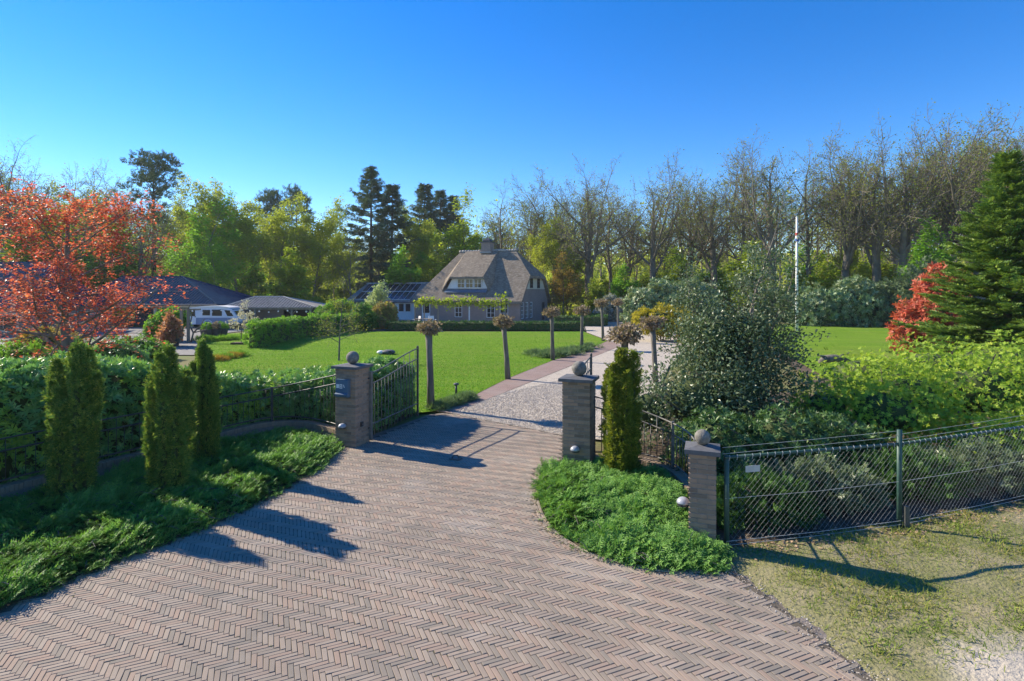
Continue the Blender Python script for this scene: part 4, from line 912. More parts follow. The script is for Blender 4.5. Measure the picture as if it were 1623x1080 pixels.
# big fir on the right
def near_fir(loc, H, Rb, seed, label):
    root = tag(empty('fir_tree', loc), label, 'fir tree'); r = random.Random(seed); mb = MB(); mb.tube([(0, 0, -0.05), (0, 0, H*0.5), (0, 0, H)], [0.17, 0.11, 0.012], 8)
    P, D, U = [], [], []
    z = 0.25
    while z < H-0.1:
        f = 1-z/H; L0 = Rb*(f**1.08)*r.uniform(0.88, 1.08)+0.12; nb = 9 if f > 0.25 else 6; ph = r.random()*6
        for k in range(nb):
            a = ph+2*math.pi*k/nb+r.gauss(0, 0.15); L = L0*r.uniform(0.8, 1.12); el = R(r.uniform(-12, 4)+32*(1-f)); dh = Vector((math.cos(a)*math.cos(el), math.sin(a)*math.cos(el), math.sin(el)))
            pts = [Vector((0, 0, z))+dh*L*t+Vector((0, 0, 0.16*L*t*t-0.10*L*t)) for t in (0, 0.33, 0.66, 1)]
            mb.tube(pts, [0.024*f+0.008, 0.016*f+0.006, 0.01*f+0.005, 0.003], 4, False); side = Vector((-math.sin(a), math.cos(a), 0))
            ns = max(3, int(L/0.165))
            for j in range(ns):
                t = 0.22+0.78*(j+r.random())/ns; i = min(2, int(t*3)); c = pts[i].lerp(pts[i+1], t*3-i)
                w = 0.40*L*(1-t)+0.12
                for s in (-1, 1):
                    dd = (dh*0.75+side*s*r.uniform(0.6, 1.0)+Vector((0, 0, r.gauss(0.0, 0.10)))).normalized(); m_ = max(1, int(w/0.24))
                    for q in range(m_):
                        P.append(c+dd*w*(q/m_)*0.9); D.append(dd+Vector((r.gauss(0, .15), r.gauss(0, .15), r.gauss(0, .08)))); U.append((0, 0, 1))
            P.append(pts[3]-dh*0.1); D.append(dh); U.append((0, 0, 1))
        z += r.uniform(0.20, 0.30)*(0.6+0.5*f)
    mb.build('trunk', M_BARK, root, True)
    P = np.array([tuple(p) for p in P]); D = np.array([tuple(d) for d in D]); U = np.array(U, float)+rng.normal(0, 0.25, (len(U), 3))
    link('crown', scatter_mesh('crown', plume_tmpl(6, 0.42, 0.1, 4, 0.15, 0.55), P, frames(D, U), rng.uniform(0.24, 0.38, len(P)), ML_FIR), root)
near_fir(at(1597, 20.0), hz(246, 20.0), 3.6, 5, 'big green fir with layered branches at the right edge')

# ------------------------------------------------------------------ copper leaved tree on the left
PM = dict(seg=[8, 6, 4, 3], taper=[0.3, 0.25, 0.35, 0.5], wob=[0.04, 0.08, 0.12, 0.16], up=[0.03, 0.02, 0.0, 0.0], sides=[8, 6, 4, 3], n=[25, 9, 5], start=[0.13, 0.15, 0.15],
          ang=[(52, 84), (32, 62), (30, 58)], len=[0.58, 0.48, 0.46], shrink=[0.40, 0.40, 0.3], lead=False, rr=[0.42, 0.5, 0.55], rmin=0.006)
root = tag(empty('copper_beech', at(108, 18.0)), 'red copper leaved tree spreading above the left hedge', 'tree'); sk = Skel(44)
sk.grow(Vector((0, 0, -0.05)), Vector((-0.03, 0, 1)), 5.95, 0.15, 0, PM)
sk.mb.build('trunk', M_BARKG, root, True)
link('crown', leaves_at(sk.tips, 5, 0.065, 0.10, LEAF_W, ML_MAPLE, 'crown', 0.0, 0.3, True), root)

for x, d, s, mm, lab in ((30, 20, 1.0, ML_GREEN, 'green leafy shrub behind the left hedge at the far left edge'), (165, 23, 0.9, ML_LAUREL, 'dark leafy shrub behind the hedge, right of the copper leaved trunk'), (215, 26, 0.8, ML_GREEN, 'light green shrub behind the hedge beside the yard paving'), (70, 27, 1.1, ML_BRONZE, 'bronze tinted shrub half hidden behind the copper leaved tree')):
    shrub('yard_shrub', at(x, d), [(0, 0, 0.6*s, 1.1*s, 0.9*s, 0.75*s), (0.9*s, 0.3, 0.45*s, 0.8*s, 0.8*s, 0.6*s), (-0.8*s, 0.2, 0.5*s, 0.8*s, 0.7*s, 0.6*s)], 1500, 0.13, ROS2, mm, lab, group='shrubs between hedge and yard', depth=0.4)
# ------------------------------------------------------------------ pollarded drive trees
def mop(loc, H, tr, hr, lean, seed, label):
    r = random.Random(seed); root = tag(empty('pollarded_tree', loc), label, 'tree', 'pollarded trees along the drive')
    m = MB(); pts = [Vector((0, 0, -0.05)), Vector((lean*0.3, 0.02, H*0.35)), Vector((lean*0.7, -0.01, H*0.68)), Vector((lean, 0, H-hr*0.75))]
    m.tube(pts, [tr*1.25, tr, tr*0.92, tr*1.15], 10); o = m.build('trunk', M_BARKG, root, True)
    top = pts[-1]; kn = MB()
    for k in range(7):
        a = 6.28*k/7; e = top+Vector((math.cos(a)*hr*0.75, math.sin(a)*hr*0.75, hr*0.35+r.gauss(0, 0.03)))
        kn.tube([top-Vector((0, 0, 0.06)), top.lerp(e, 0.5)-Vector((0, 0, 0.02)), e], [tr*0.8, tr*0.5, tr*0.35], 6)
        for q in range(9):
            dd = Vector((r.gauss(0, 1), r.gauss(0, 1), r.uniform(0.1, 1.2))).normalized(); kn.tube([e, e+dd*hr*0.35], [0.012, 0.004], 4, False)
    kn.build('knuckles', M_BARKG, root, True)
    P, Nn = shell([(top.x, top.y, top.z+hr*0.36, hr, hr, hr*0.55)], 700, 0.75, zmin=0.1); D = norm(Nn+rng.normal(0, 0.7, P.shape))
    link('crown', scatter_mesh('crown', LEAF_W, P, frames(D), hr*0.28*rng.uniform(0.5, 1.2, len(P)), ML_MOP), root)
for (x, yb, yt, wpx, lean, lab) in (
        (683, 648, 513, 36, -0.06, 'pollarded tree with stout trunk just beyond the left gate leaf'),
        (805, 601, 504, 32, -0.16, 'second pollarded tree from the gate, trunk leaning left on the lawn edge'),
        (876, 571, 490, 26, -0.05, 'third pollarded tree from the gate, standing in the lavender strip'),
        (922, 553, 488, 24, 0.02, 'fourth pollarded tree from the gate, at the end of the lavender strip'),
        (956, 541, 477, 20, -0.12, 'fifth pollarded tree from the gate, near the lawn corner'),
        (980, 527, 476, 18, -0.05, 'farthest pollarded tree, beside the forecourt gravel')):
    g = G(x, yb); mop(g, hz(yt, g.y), 0.09, wpx*g.y/FPX/2, lean, x, lab)
mop(at(990, 13.6), hz(521, 13.6), 0.085, 0.40, 0, 5, 'large headed pollarded tree right behind the golden yew')
mop(at(1040, 17.5), hz(506, 17.5), 0.085, 0.36, -0.12, 6, 'pollarded tree on the right of the drive beside the holly')

# ------------------------------------------------------------------ lavender, small plants
TUFT = rosette_tmpl(11, -0.5, 14, 0.05)
def tuft_clump(name, loc, r, n, size, m, label, group, cat='plant', h=0.25):
    root = tag(empty(name, loc), label, cat, group); q = rng.normal(0, r*0.5, (n, 2)); P = np.column_stack([q, np.maximum(0.0, h*0.35*np.exp(-(q**2).sum(1)/r**2))])
    link('foliage', scatter_mesh('foliage', TUFT, P, frames(norm(np.column_stack([q*0.8, np.full(n, r)])+rng.normal(0, 0.15, (n, 3)))), size*rng.uniform(0.6, 1.2, n), m), root)
    m_ = MB()
    for k in range(5):
        a = 1.26*k; m_.tube([(0, 0, -0.02), (math.cos(a)*r*0.3, math.sin(a)*r*0.3, h*0.5)], [0.012, 0.005], 4)
    m_.build('stem', M_BARK, root)
    return root
ORD = ['leftmost', 'second', 'third', 'fourth', 'fifth', 'sixth', 'seventh', 'eighth', 'ninth']
LAVL = 'grey green lavender clump, %s from the left in the strip along the brick path'
for i, (x, y) in enumerate(((848, 563), (862, 567), (872, 562), (888, 566), (893, 560), (905, 562), (912, 557), (925, 557), (934, 552))):
    tuft_clump('lavender_clump', G(x, y), 0.45, 60, 0.30, ML_LAV, (LAVL % ORD[i]).replace('leftmost from the left', 'the leftmost'), 'lavender along the path')
for i, (x, y) in enumerate(((697, 648), (708, 645), (720, 641), (733, 636), (740, 633))):
    tuft_clump('lavender_clump', G(x, y), 0.24, 70, 0.20, ML_LAV, ('small green tuft by the first pollarded tree, %s from the left along the path' % ORD[i]).replace('leftmost from the left', 'the leftmost'), 'tufts at the path start')
for i, (x, y) in enumerate(((346, 572), (358, 569), (370, 567), (380, 565))):
    tuft_clump('flower_clump', G(x, y), 0.38, 50, 0.26, [ML_BRONZE, ML_GREEN][i % 2], ('low %s plant, %s from the left in the small lawn bed' % (('bronze', 'green')[i % 2], ORD[i])).replace('leftmost from the left', 'the leftmost'), 'plants in the small lawn bed')

# ------------------------------------------------------------------ grass
BLADE = (np.array([(-0.06, 0, 0), (0.06, 0, 0), (0.045, 0.55, 0.10), (-0.045, 0.55, 0.10), (0, 1, 0.38)]), [(0, 1, 2, 3), (3, 2, 4)])
BLADE2 = (np.array([(-0.07, 0, 0), (0.07, 0, 0), (0.03, 0.7, 0.16), (0, 1, 0.36)]), [(0, 1, 2), (0, 2, 3)])
q = rand_in_poly(VERGE, 92000); v = 0.6*nz(q, 0.55, 3.0)+0.5*nz(q, 1.9, 1.0)+0.35*nz(q, 6.0, 2.0)
dE = dist_poly(q, xy((1165, 905), (1240, 962), (1350, 1050)) + [(3.3, 3.2), (3.6, 1.0)], False); corner = np.hypot((q[:, 0]-4.35)*0.8, q[:, 1]-4.35)
dens = np.clip(0.95+1.25*v, 0.2, 1)*np.clip((dE-0.06)/0.35, 0.03, 1)*np.clip((corner-0.45+0.25*nz(q, 3.0, 5.0))/0.5, 0.03, 1)
q = q[rng.random(len(q)) < dens]; n = len(q)
P = np.column_stack([q, verge_z(q)-0.005])
o = link('verge_grass', scatter_mesh('verge_grass', BLADE2, P, frames(np.column_stack([rng.normal(0, 0.75, (n, 2)), np.full(n, 0.8)])), np.clip(0.05+0.035*nz(q, 1.9, 1.0)+rng.normal(0, 0.012, n), 0.02, 0.11), ML_GRASS))
tag(o, 'thin yellowing grass on the sandy verge at the right', 'grass', kind='stuff')
q = rand_in_poly(LAWN, 260000); q = q[rng.random(len(q)) < np.clip(np.exp(-(q[:, 1]-14)/12.0), 0.06, 1)]; n = len(q)
P = np.column_stack([q, np.full(n, 0.006)])
o = link('lawn_grass', scatter_mesh('lawn_grass', (np.array([(-0.08, 0, 0), (0.08, 0, 0), (0.01, 0.75, 0.2)]), [(0, 1, 2)]), P, frames(np.column_stack([rng.normal(0, 0.5, (n, 2)), np.full(n, 0.9)])), np.stack([rng.uniform(0.10, 0.20, n), rng.uniform(0.045, 0.09, n), np.full(n, 0.05)], 1), ML_LAWN))
tag(o, 'short mown grass blades of the garden lawn', 'grass', kind='stuff')
# debris on the paving along the planting, weeds in the joints
le = np.array(BED_L[1:8]); re_ = np.array(BED_R[:7])
for nm, path_, lab in (('edge_litter', le, 'dry needles and bits along the left edge of the drive'), ('edge_litter', re_, 'dry needles and bits along the right hand bed edge')):
    ee = resample(path_, 0.01)[0]; n = 1100; i = rng.integers(0, len(ee), n); off = np.abs(rng.normal(0, 0.11, n)); c_ = np.array([0.0, 5.0]) if nm else None
    dirn = norm(np.array([-1.2, 6.5])-ee[i]); P = np.column_stack([ee[i]+dirn*off[:, None], np.full(n, 0.005)])
    o = link(nm, scatter_mesh(nm, LEAF_N, P, frames(np.column_stack([rng.normal(size=(n, 2)), rng.normal(0, .12, n)]), np.column_stack([rng.normal(0, .3, (n, 2)), np.ones(n)])), rng.uniform(0.012, 0.045, n), leaf_mat('dry_bits', [(0.13, 0.095, 0.06), (0.20, 0.15, 0.10), (0.08, 0.06, 0.04), (0.10, 0.13, 0.04)], None, 1, 0.1, 0.8, 0.2)))
    tag(o, lab, 'litter', kind='stuff')
n = 5200; q = rand_in_poly(DRIVE, n); q = q[(nz(q, 0.8, 4.0) > 0.10) | (dist_poly(q, DRIVE) < 0.35)]; k = rng.integers(0, len(bp), len(q))
ends = bp[k]+np.column_stack([np.cos(brot[k]), np.sin(brot[k])])*(W*NL/2)*np.where(rng.random(len(k)) < 0.5, 1, -1)[:, None]; sel = in_poly(ends, DRIVE) & ((nz(ends, 0.8, 4.0) > 0.16) | (dist_poly(ends, DRIVE) < 0.4)); ends = ends[sel]; n = len(ends)
o = link('joint_weeds', scatter_mesh('joint_weeds', TUFT, np.column_stack([ends, np.full(n, -0.004)]), frames(np.tile([0, 0, 1.0], (n, 1))+rng.normal(0, 0.2, (n, 3))), rng.uniform(0.006, 0.018, n), ML_GRASS)); tag(o, 'tiny moss and weed tufts in the paving joints', 'weeds', kind='stuff')
# leaf litter along the fence and small stones at the edges
fl = resample(np.array([(2.7, 6.75), (5.28, 7.38), (8.05, 8.4), (11, 9.6)]), 0.01)[0]; i = rng.integers(0, len(fl), 1500); P = np.column_stack([fl[i]+rng.normal(0, 0.14, (1500, 2)), np.zeros(1500)]); P[:, 2] = verge_z(P[:, :2])+0.012
o = link('leaf_litter', scatter_mesh('leaf_litter', LEAF_W, P, frames(np.column_stack([rng.normal(size=(1500, 2)), rng.normal(0, .2, 1500)]), np.column_stack([rng.normal(0, .3, (1500, 2)), np.ones(1500)])), rng.uniform(0.025, 0.06, 1500), leaf_mat('dead_leaf', [(0.20, 0.14, 0.085), (0.28, 0.20, 0.13), (0.13, 0.09, 0.055)], None, 1, 0.1, 0.8, 0.2)))
tag(o, 'brown dead leaves caught along the foot of the fence', 'leaf litter', kind='stuff')
ee = resample(np.array(xy((1130, 903), (1165, 907), (1240, 965), (1350, 1053))+[(3.3, 3.4)]), 0.01)[0]; i = rng.integers(0, len(ee), 900); P = np.column_stack([ee[i]+rng.normal(0, 0.10, (900, 2)), np.full(900, 0.004)])
o = link('edge_pebbles', scatter_mesh('edge_pebbles', octa, P, frames(rng.normal(size=(900, 3))), rng.uniform(0.003, 0.011, 900), M_PEBBLE)); tag(o, 'small loose stones along the paving edge', 'pebbles', kind='stuff')
# ------------------------------------------------------------------ buildings
def brick_wall_mat(name, c1, c2, mort, bw=0.22, rh=0.0625):
    m, nt, b = base_mat(name)
    t = nt.nodes.new('ShaderNodeTexBrick'); t.inputs['Scale'].default_value = 1.0; t.inputs['Brick Width'].default_value = bw; t.inputs['Row Height'].default_value = rh; t.inputs['Mortar Size'].default_value = 0.008
    t.inputs['Color1'].default_value = (*c1, 1); t.inputs['Color2'].default_value = (*c2, 1); t.inputs['Mortar'].default_value = (*mort, 1)
    tc = nt.nodes.new('ShaderNodeTexCoord'); sp = nt.nodes.new('ShaderNodeSeparateXYZ'); cb = nt.nodes.new('ShaderNodeCombineXYZ')
    nt.links.new(tc.outputs['Object'], sp.inputs[0]); nt.links.new(math_n(nt, 'ADD', sp.outputs[0], sp.outputs[1]), cb.inputs[0]); nt.links.new(sp.outputs[2], cb.inputs[1]); nt.links.new(cb.outputs[0], t.inputs[0])
    col = mixc(nt, t.outputs[0], tuple(x*0.7 for x in c1), ramp(nt, noise_n(nt, 0.8, 4), [(0.42, (0, 0, 0)), (0.7, (0.6, 0.6, 0.6))]))
    nt.links.new(col, b.inputs['Base Color']); b.inputs['Roughness'].default_value = 0.9; MATS[name] = m; return m
M_HBRICK = brick_wall_mat('house_brick', (0.30, 0.225, 0.19), (0.235, 0.18, 0.16), (0.27, 0.25, 0.225))
M_BBRICK = brick_wall_mat('barn_brick', (0.26, 0.19, 0.16), (0.20, 0.15, 0.13), (0.24, 0.22, 0.20))
M_THATCH = mat('thatch', (0.25, 0.205, 0.155), (0.15, 0.122, 0.092), 2.2, 1.0, bump=1.0, bscale=14, stretch=(1, 1, 0.55), bdist=0.06, lo=0.3, hi=0.7)
nt = M_THATCH.node_tree; b = nt.nodes['Principled BSDF']; src = b.inputs['Base Color'].links[0].from_socket
nt.links.new(mixc(nt, src, (0.16, 0.135, 0.105), ramp(nt, noise_n(nt, 7, 6, 0.7, (1, 1, 2.5)), [(0.5, (0, 0, 0)), (0.72, (0.8, 0.8, 0.8))])), b.inputs['Base Color'])
stain(M_THATCH, (0.34, 0.30, 0.245), 3.0, 0.50, 0.66, 0.75, (1, 1, 3.5)); stain(M_THATCH, (0.085, 0.075, 0.055), 16.0, 0.56, 0.70, 0.8, (1, 1, 0.35))
M_TILE = mat('dark_roof_tile', (0.028, 0.062, 0.11), (0.02, 0.046, 0.085), 3, 0.9, spec=0.0)
M_TILEG = mat('grey_roof_tile', (0.30, 0.275, 0.25), (0.20, 0.185, 0.168), 3, 0.7, spec=0.3)
M_RIDGE = mat('ridge_tile', (0.40, 0.385, 0.36), (0.26, 0.25, 0.235), 5, 0.8, rnd=[(0.22, 0.21, 0.20), (0.46, 0.44, 0.41)], rndamt=0.5)
M_CREAM = mat('cream_paint', (0.62, 0.57, 0.44), (0.56, 0.51, 0.40), 3, 0.6)
M_BEIGE = mat('beige_paint', (0.50, 0.44, 0.32), (0.43, 0.38, 0.28), 3, 0.6)
M_BLUE = mat('blue_door_paint', (0.035, 0.075, 0.13), (0.03, 0.062, 0.11), 3, 0.45)
m_glass, nt, b = base_mat('window_glass'); b.inputs['Base Color'].default_value = (0.02, 0.025, 0.03, 1); b.inputs['Roughness'].default_value = 0.04; b.inputs['Specular IOR Level'].default_value = 0.6
M_GLASS = m_glass
M_PV = mat('solar_cell', (0.018, 0.022, 0.045), (0.024, 0.028, 0.055), 4, 0.16, spec=0.6)
M_PVF = mat('solar_frame', (0.66, 0.66, 0.67), (0.58, 0.58, 0.59), 6, 0.5)
M_TIMBER = mat('weathered_timber', (0.30, 0.255, 0.20), (0.20, 0.17, 0.13), 3, 0.85, stretch=(1, 1, 0.1))

def window(parent, x0, x1, z0, z1, cols, rows, face='front', off=0.0, fw=0.07, frame=None, surround=True):
    """frame with glazing bars, a pane behind it; face: front (y=off, looking -y) or right (x=off, looking +x)"""
    m = MB(); d0, d1 = -0.05, 0.03
    m.box((x0, d0, z0), (x0+fw, d1, z1)); m.box((x1-fw, d0, z0), (x1, d1, z1)); m.box((x0+fw, d0, z0), (x1-fw, d1, z0+fw)); m.box((x0+fw, d0, z1-fw), (x1-fw, d1, z1))
    for c in range(1, cols): xx = x0+(x1-x0)*c/cols; m.box((xx-0.02, d0+0.015, z0+fw), (xx+0.02, d1-0.015, z1-fw))
    for r_ in range(1, rows): zz = z0+(z1-z0)*r_/rows; m.box((x0+fw, d0+0.02, zz-0.018), (x1-fw, d1-0.02, zz+0.018))
    g = MB().box((x0+fw*0.5, -0.012, z0+fw*0.5), (x1-fw*0.5, 0.0, z1-fw*0.5))
    s = MB().box((x0-0.05, -0.11, z0-0.06), (x1+0.05, 0.02, z0-0.002))
    def place(mb): 
        if face == 'right': mb.xf(Matrix.Translation((off, 0, 0)) @ Matrix.Rotation(R(90), 4, 'Z'))
        else: mb.xf(Matrix.Translation((0, off, 0)))
        return mb
    w = place(m).build('window', frame or M_WHITE, parent); place(g).build('pane', M_GLASS, w)
    if surround: place(s).build('sill', M_CAP, w)
    return w
def wall_holes(parent, x0, x1, z0, z1, holes, m, face='front', off=0.0, th=0.25, name='wall'):
    xs = sorted({x0, x1, *[h[0] for h in holes], *[h[1] for h in holes]}); zs = sorted({z0, z1, *[h[2] for h in holes], *[h[3] for h in holes]})
    mb = MB()
    for i in range(len(xs)-1):
        for j in range(len(zs)-1):
            cx, cz = (xs[i]+xs[i+1])/2, (zs[j]+zs[j+1])/2
            if any(h[0] < cx < h[1] and h[2] < cz < h[3] for h in holes): continue
            mb.box((xs[i], 0, zs[j]), (xs[i+1], th, zs[j+1]))
    if face == 'right': mb.xf(Matrix.Translation((off, 0, 0)) @ Matrix.Rotation(R(90), 4, 'Z'))
    else: mb.xf(Matrix.Translation((0, off, 0)))
    return mb.build(name, m, parent)

house = tag(empty('thatched_house', (0.8, 56.0, 0), R(-22)), 'brick country house with big thatched roof and central dormer', 'house')
fw_ = [(-11.6, -10.5, 0.05, 2.05), (-7.5, -6.6, 0.5, 2.02), (-3.75, -2.8, 0.5, 2.02), (-2.25, -1.3, 0.5, 2.02)]
wall_holes(house, -12.5, 0.0, -0.05, 2.45, fw_, M_HBRICK)
for x0, x1, z0, z1 in fw_[1:]: window(house, x0, x1, z0, z1, 2, 3, off=0.08)
x0, x1, z0, z1 = fw_[0]; d_ = MB().box((x0, 0.08, z0), (x1, 0.14, z1)).build('door', M_WHITE, house); MB().box((x0+0.15, 0.07, 0.9), (x1-0.15, 0.079, 1.9)).build('pane', M_GLASS, d_); MB().tube([(x1-0.1, 0.03, 1.0), (x1-0.1, 0.03, 1.15)], 0.015, 6).build('handle', M_IRON, d_)
sw = [(0.35, 1.12, 0.42, 2.12), (1.7, 2.47, 0.42, 2.12), (3.05, 3.82, 0.42, 2.12)]
wall_holes(house, 0.26, 8.74, -0.05, 2.23, sw+[(7.0, 8.0, -0.05, 2.05)], M_HBRICK, 'right', 0.0)
for a in sw: window(house, *a, 2, 4, 'right', -0.08)
d_ = MB().box((-0.14, 7.0, 0.0), (-0.08, 8.0, 2.05)).build('door', M_DARK, house); MB().tube([(-0.06, 7.12, 1.0), (-0.06, 7.12, 1.15)], 0.015, 6).build('handle', M_IRONL, d_)
def gy(z): return -0.3+(z-2.24)/1.173+0.28
# gable above the eaves: brick, then cream boards
zb = 3.5; zt = 4.88
MB().prism([(gy(2.232), 2.232), (9-gy(2.232), 2.232), (9-gy(zb), zb), (gy(zb), zb)], 0.25, 'x', -0.252).build('gable_brick', M_HBRICK, house)
nb = 9; ya, yb_ = gy(zb), 9-gy(zb)
for k in range(nb):
    y0 = ya+(yb_-ya)*k/nb; y1 = ya+(yb_-ya)*(k+1)/nb-0.012
    def top(y): return min(zt, 2.24+1.173*(min(y, 9-y)+0.3-0.28))
    if max(top(y0), top(y1)) > zb+0.05:
        pts = [(y0, zb+0.003), (y1, zb+0.003), (y1, max(zb+0.01, top(y1))), (y0, max(zb+0.01, top(y0)))]
        MB().prism(pts, 0.2, 'x', -0.19).build('gable_board', M_CREAM, house)
MB().box((-0.20, ya-0.1, zb-0.03), (0.05, yb_+0.1, zb-0.001)).build('flashing', M_CAP, house)
for a in ((2.95, 3.75, 3.62, 4.72), (5.25, 6.05, 3.62, 4.72)): window(house, *a, 2, 3, 'right', 0.035, surround=False, frame=M_DARK)
# back and left walls
MB().box((-12.5, 8.75, -0.05), (0, 9.0, 2.45)).build('wall', M_HBRICK, house); MB().box((-12.5, 0.252, -0.05), (-12.25, 8.748, 2.45)).build('wall', M_HBRICK, house)
# thatch with thickness and slightly uneven courses
def thatch(verts, faces, rim, name, dz=0.30, sub=5):
    me = mesh_py(name, verts, faces, M_THATCH); bm = bmesh.new(); bm.from_mesh(me); bm.verts.ensure_lookup_table()
    bmesh.ops.triangulate(bm, faces=bm.faces[:]); bmesh.ops.subdivide_edges(bm, edges=bm.edges[:], cuts=sub, use_grid_fill=True)
    bmesh.ops.recalc_face_normals(bm, faces=bm.faces); 
    geo = bmesh.ops.extrude_face_region(bm, geom=bm.faces[:])
    nv = [v for v in geo['geom'] if isinstance(v, bmesh.types.BMVert)]
    for v in nv: v.co.z -= dz
    for v in bm.verts:
        n = 0.05*mnoise.noise(v.co*0.9)+0.025*mnoise.noise(v.co*3.1); v.co.z += n
    bmesh.ops.recalc_face_normals(bm, faces=bm.faces); bm.to_mesh(me); bm.free(); smooth_mesh(me, False)
    o = link(name, me, house)
    return o
A0, A1, B0, B1 = (-12.85, -0.3, 2.24), (0.32, -0.3, 2.24), (-12.85, 9.3, 2.24), (0.32, 9.3, 2.24)
H1, H2, R0, R1 = (0.40, 1.99, 4.93), (0.40, 7.01, 4.93), (-9.03, 4.5, 7.87), (-2.26, 4.5, 7.87)
roof = thatch([A0, A1, B0, B1, H1, H2, R0, R1], [(0, 1, 4, 7, 6), (2, 6, 7, 5, 3), (0, 6, 2), (4, 5, 7)], None, 'roof')
dv = [(-8.32, 0.40, 4.82), (-4.32, 0.40, 4.82), (-4.32, 4.45, 7.92), (-8.32, 4.45, 7.92), (-9.35, 0.55, 3.42), (-3.72, 0.55, 3.42), (-9.5, 1.6, 4.55), (-3.6, 1.6, 4.55)]
thatch(dv, [(0, 1, 2, 3), (0, 3, 6, 4), (1, 5, 7, 2)], None, 'dormer_roof', 0.22, 3)
MB().prism([(-9.0, 3.30), (-3.95, 3.30), (-4.45, 4.68), (-8.2, 4.68)], 0.12, 'y', 0.82).build('dormer_wall', M_WHITE, house)
for x0 in (-7.55, -6.55, -5.55): window(house, x0, x0+0.92, 3.62, 4.62, 2, 2, off=0.75, surround=False, fw=0.06)
for k in range(26):
    x = -8.95+5.0*k/26; MB().box((x, 0.30, 3.02), (x+0.17, 0.80, 3.06)).xf(Matrix.Translation((0, 0.3, 3.04)) @ Matrix.Rotation(R(38), 4, 'X') @ Matrix.Translation((0, -0.3, -3.04)) ).xf(Matrix.Translation((0, 0.02, 0.10))).build('sill_tile', mat('blue_tile', (0.16, 0.21, 0.28), (0.11, 0.15, 0.2), 5, 0.35, spec=0.5), house)
rt = MB().tube([(-0.19, 0, 0), (0.19, 0, 0.012)], [0.13, 0.15], 10).mesh('ridge_tile', M_RIDGE, True)
for k in range(21):
    x = -9.05+6.85*k/20
    if not -6.35 < x < -4.95: link('ridge_tile', rt, house, (x, 4.5, 7.86+0.02*math.sin(k)))
ch = MB().box((-6.2, 3.95, 6.9), (-5.1, 5.05, 8.75)).build('chimney', M_HBRICK, house)
MB().box((-6.3, 3.85, 8.752), (-5.0, 5.15, 8.86)).build('chimney_crown', M_CAP, ch)
MB().add([(-6.15, 4.0, 9.0), (-5.15, 4.0, 9.0), (-5.15, 5.0, 9.0), (-6.15, 5.0, 9.0), (-5.65, 4.5, 9.38)], [(0, 1, 4), (1, 2, 4), (2, 3, 4), (3, 0, 4), (3, 2, 1, 0)]).build('chimney_cowl', M_DARK, ch)
MB().box((-6.05, 4.1, 8.862), (-5.25, 4.9, 8.998)).build('chimney_flue', M_DARK, ch)
MB().box((-6.35, 3.8, 7.55), (-4.95, 3.93, 7.75)).build('chimney_flashing', M_RIDGE, ch)
MB().lathe([(0.03, 0), (0.03, 0.35)], (-5.65, 4.5, 9.3), 8).build('finial', M_DARK, ch)
# side wing with solar panels
wing_ = tag(empty('garage_wing', house.location, R(-22)), 'low wing with rows of solar panels joined to the thatched house', 'building')
wx0, wx1 = -23.2, -12.9
wall_holes(wing_, wx0+0.3, wx1, -0.05, 2.05, [(-15.9, -14.0, 0.9, 1.95), (-18.4, -16.3, -0.05, 2.0)], M_HBRICK, off=1.8)
MB().box((-16.25, 1.74, 0.0), (-13.6, 1.795, 2.04)).xf(Matrix.Translation((0, 0, 0))).build('white_panel', M_WHITE, wing_)
window(wing_, -15.7, -14.9, 0.9, 1.9, 1, 1, off=1.70, surround=False); window(wing_, -14.8, -14.0, 0.9, 1.9, 1, 1, off=1.70, surround=False)
MB().box((-18.4, 2.0, -0.05), (-16.3, 2.05, 2.0)).build('garage_door', M_DARK, wing_)
def slope(y): return 2.08+(y-1.4)*(4.2-2.08)/(4.6-1.4)
MB().add([(wx0, 1.4, 2.08), (wx1, 1.4, 2.08), (wx1, 4.6, 4.2), (wx0+0.9, 4.6, 4.2), (wx0, 7.8, 2.08), (wx1, 7.8, 2.08), (wx0, 1.4, 1.94), (wx1, 1.4, 1.94), (wx0, 7.8, 1.94), (wx1, 7.8, 1.94)],
         [(0, 1, 2, 3), (5, 4, 3, 2), (0, 3, 4), (0, 6, 7, 1), (4, 5, 9, 8), (0, 4, 8, 6), (6, 8, 9, 7), (1, 7, 9, 5, 2)]).build('roof', M_TILEG, wing_)
rib = MB().tube([(0, 1.38, 2.10), (0, 4.58, 4.22)], 0.035, 5).mesh('tile_row', M_TILEG)
for k in range(36):
    x = wx0+0.9+(wx1-wx0-0.9)*(k+0.5)/36; link('tile_row', rib, wing_, (x, 0, 0))
for k in range(26): link('ridge_tile', rt, wing_, (wx0+1.1+0.37*k, 4.6, 4.22))
MB().tube([(wx0, 1.34, 2.02), (wx1, 1.34, 2.02)], 0.06, 8).build('gutter', M_CAP, wing_)
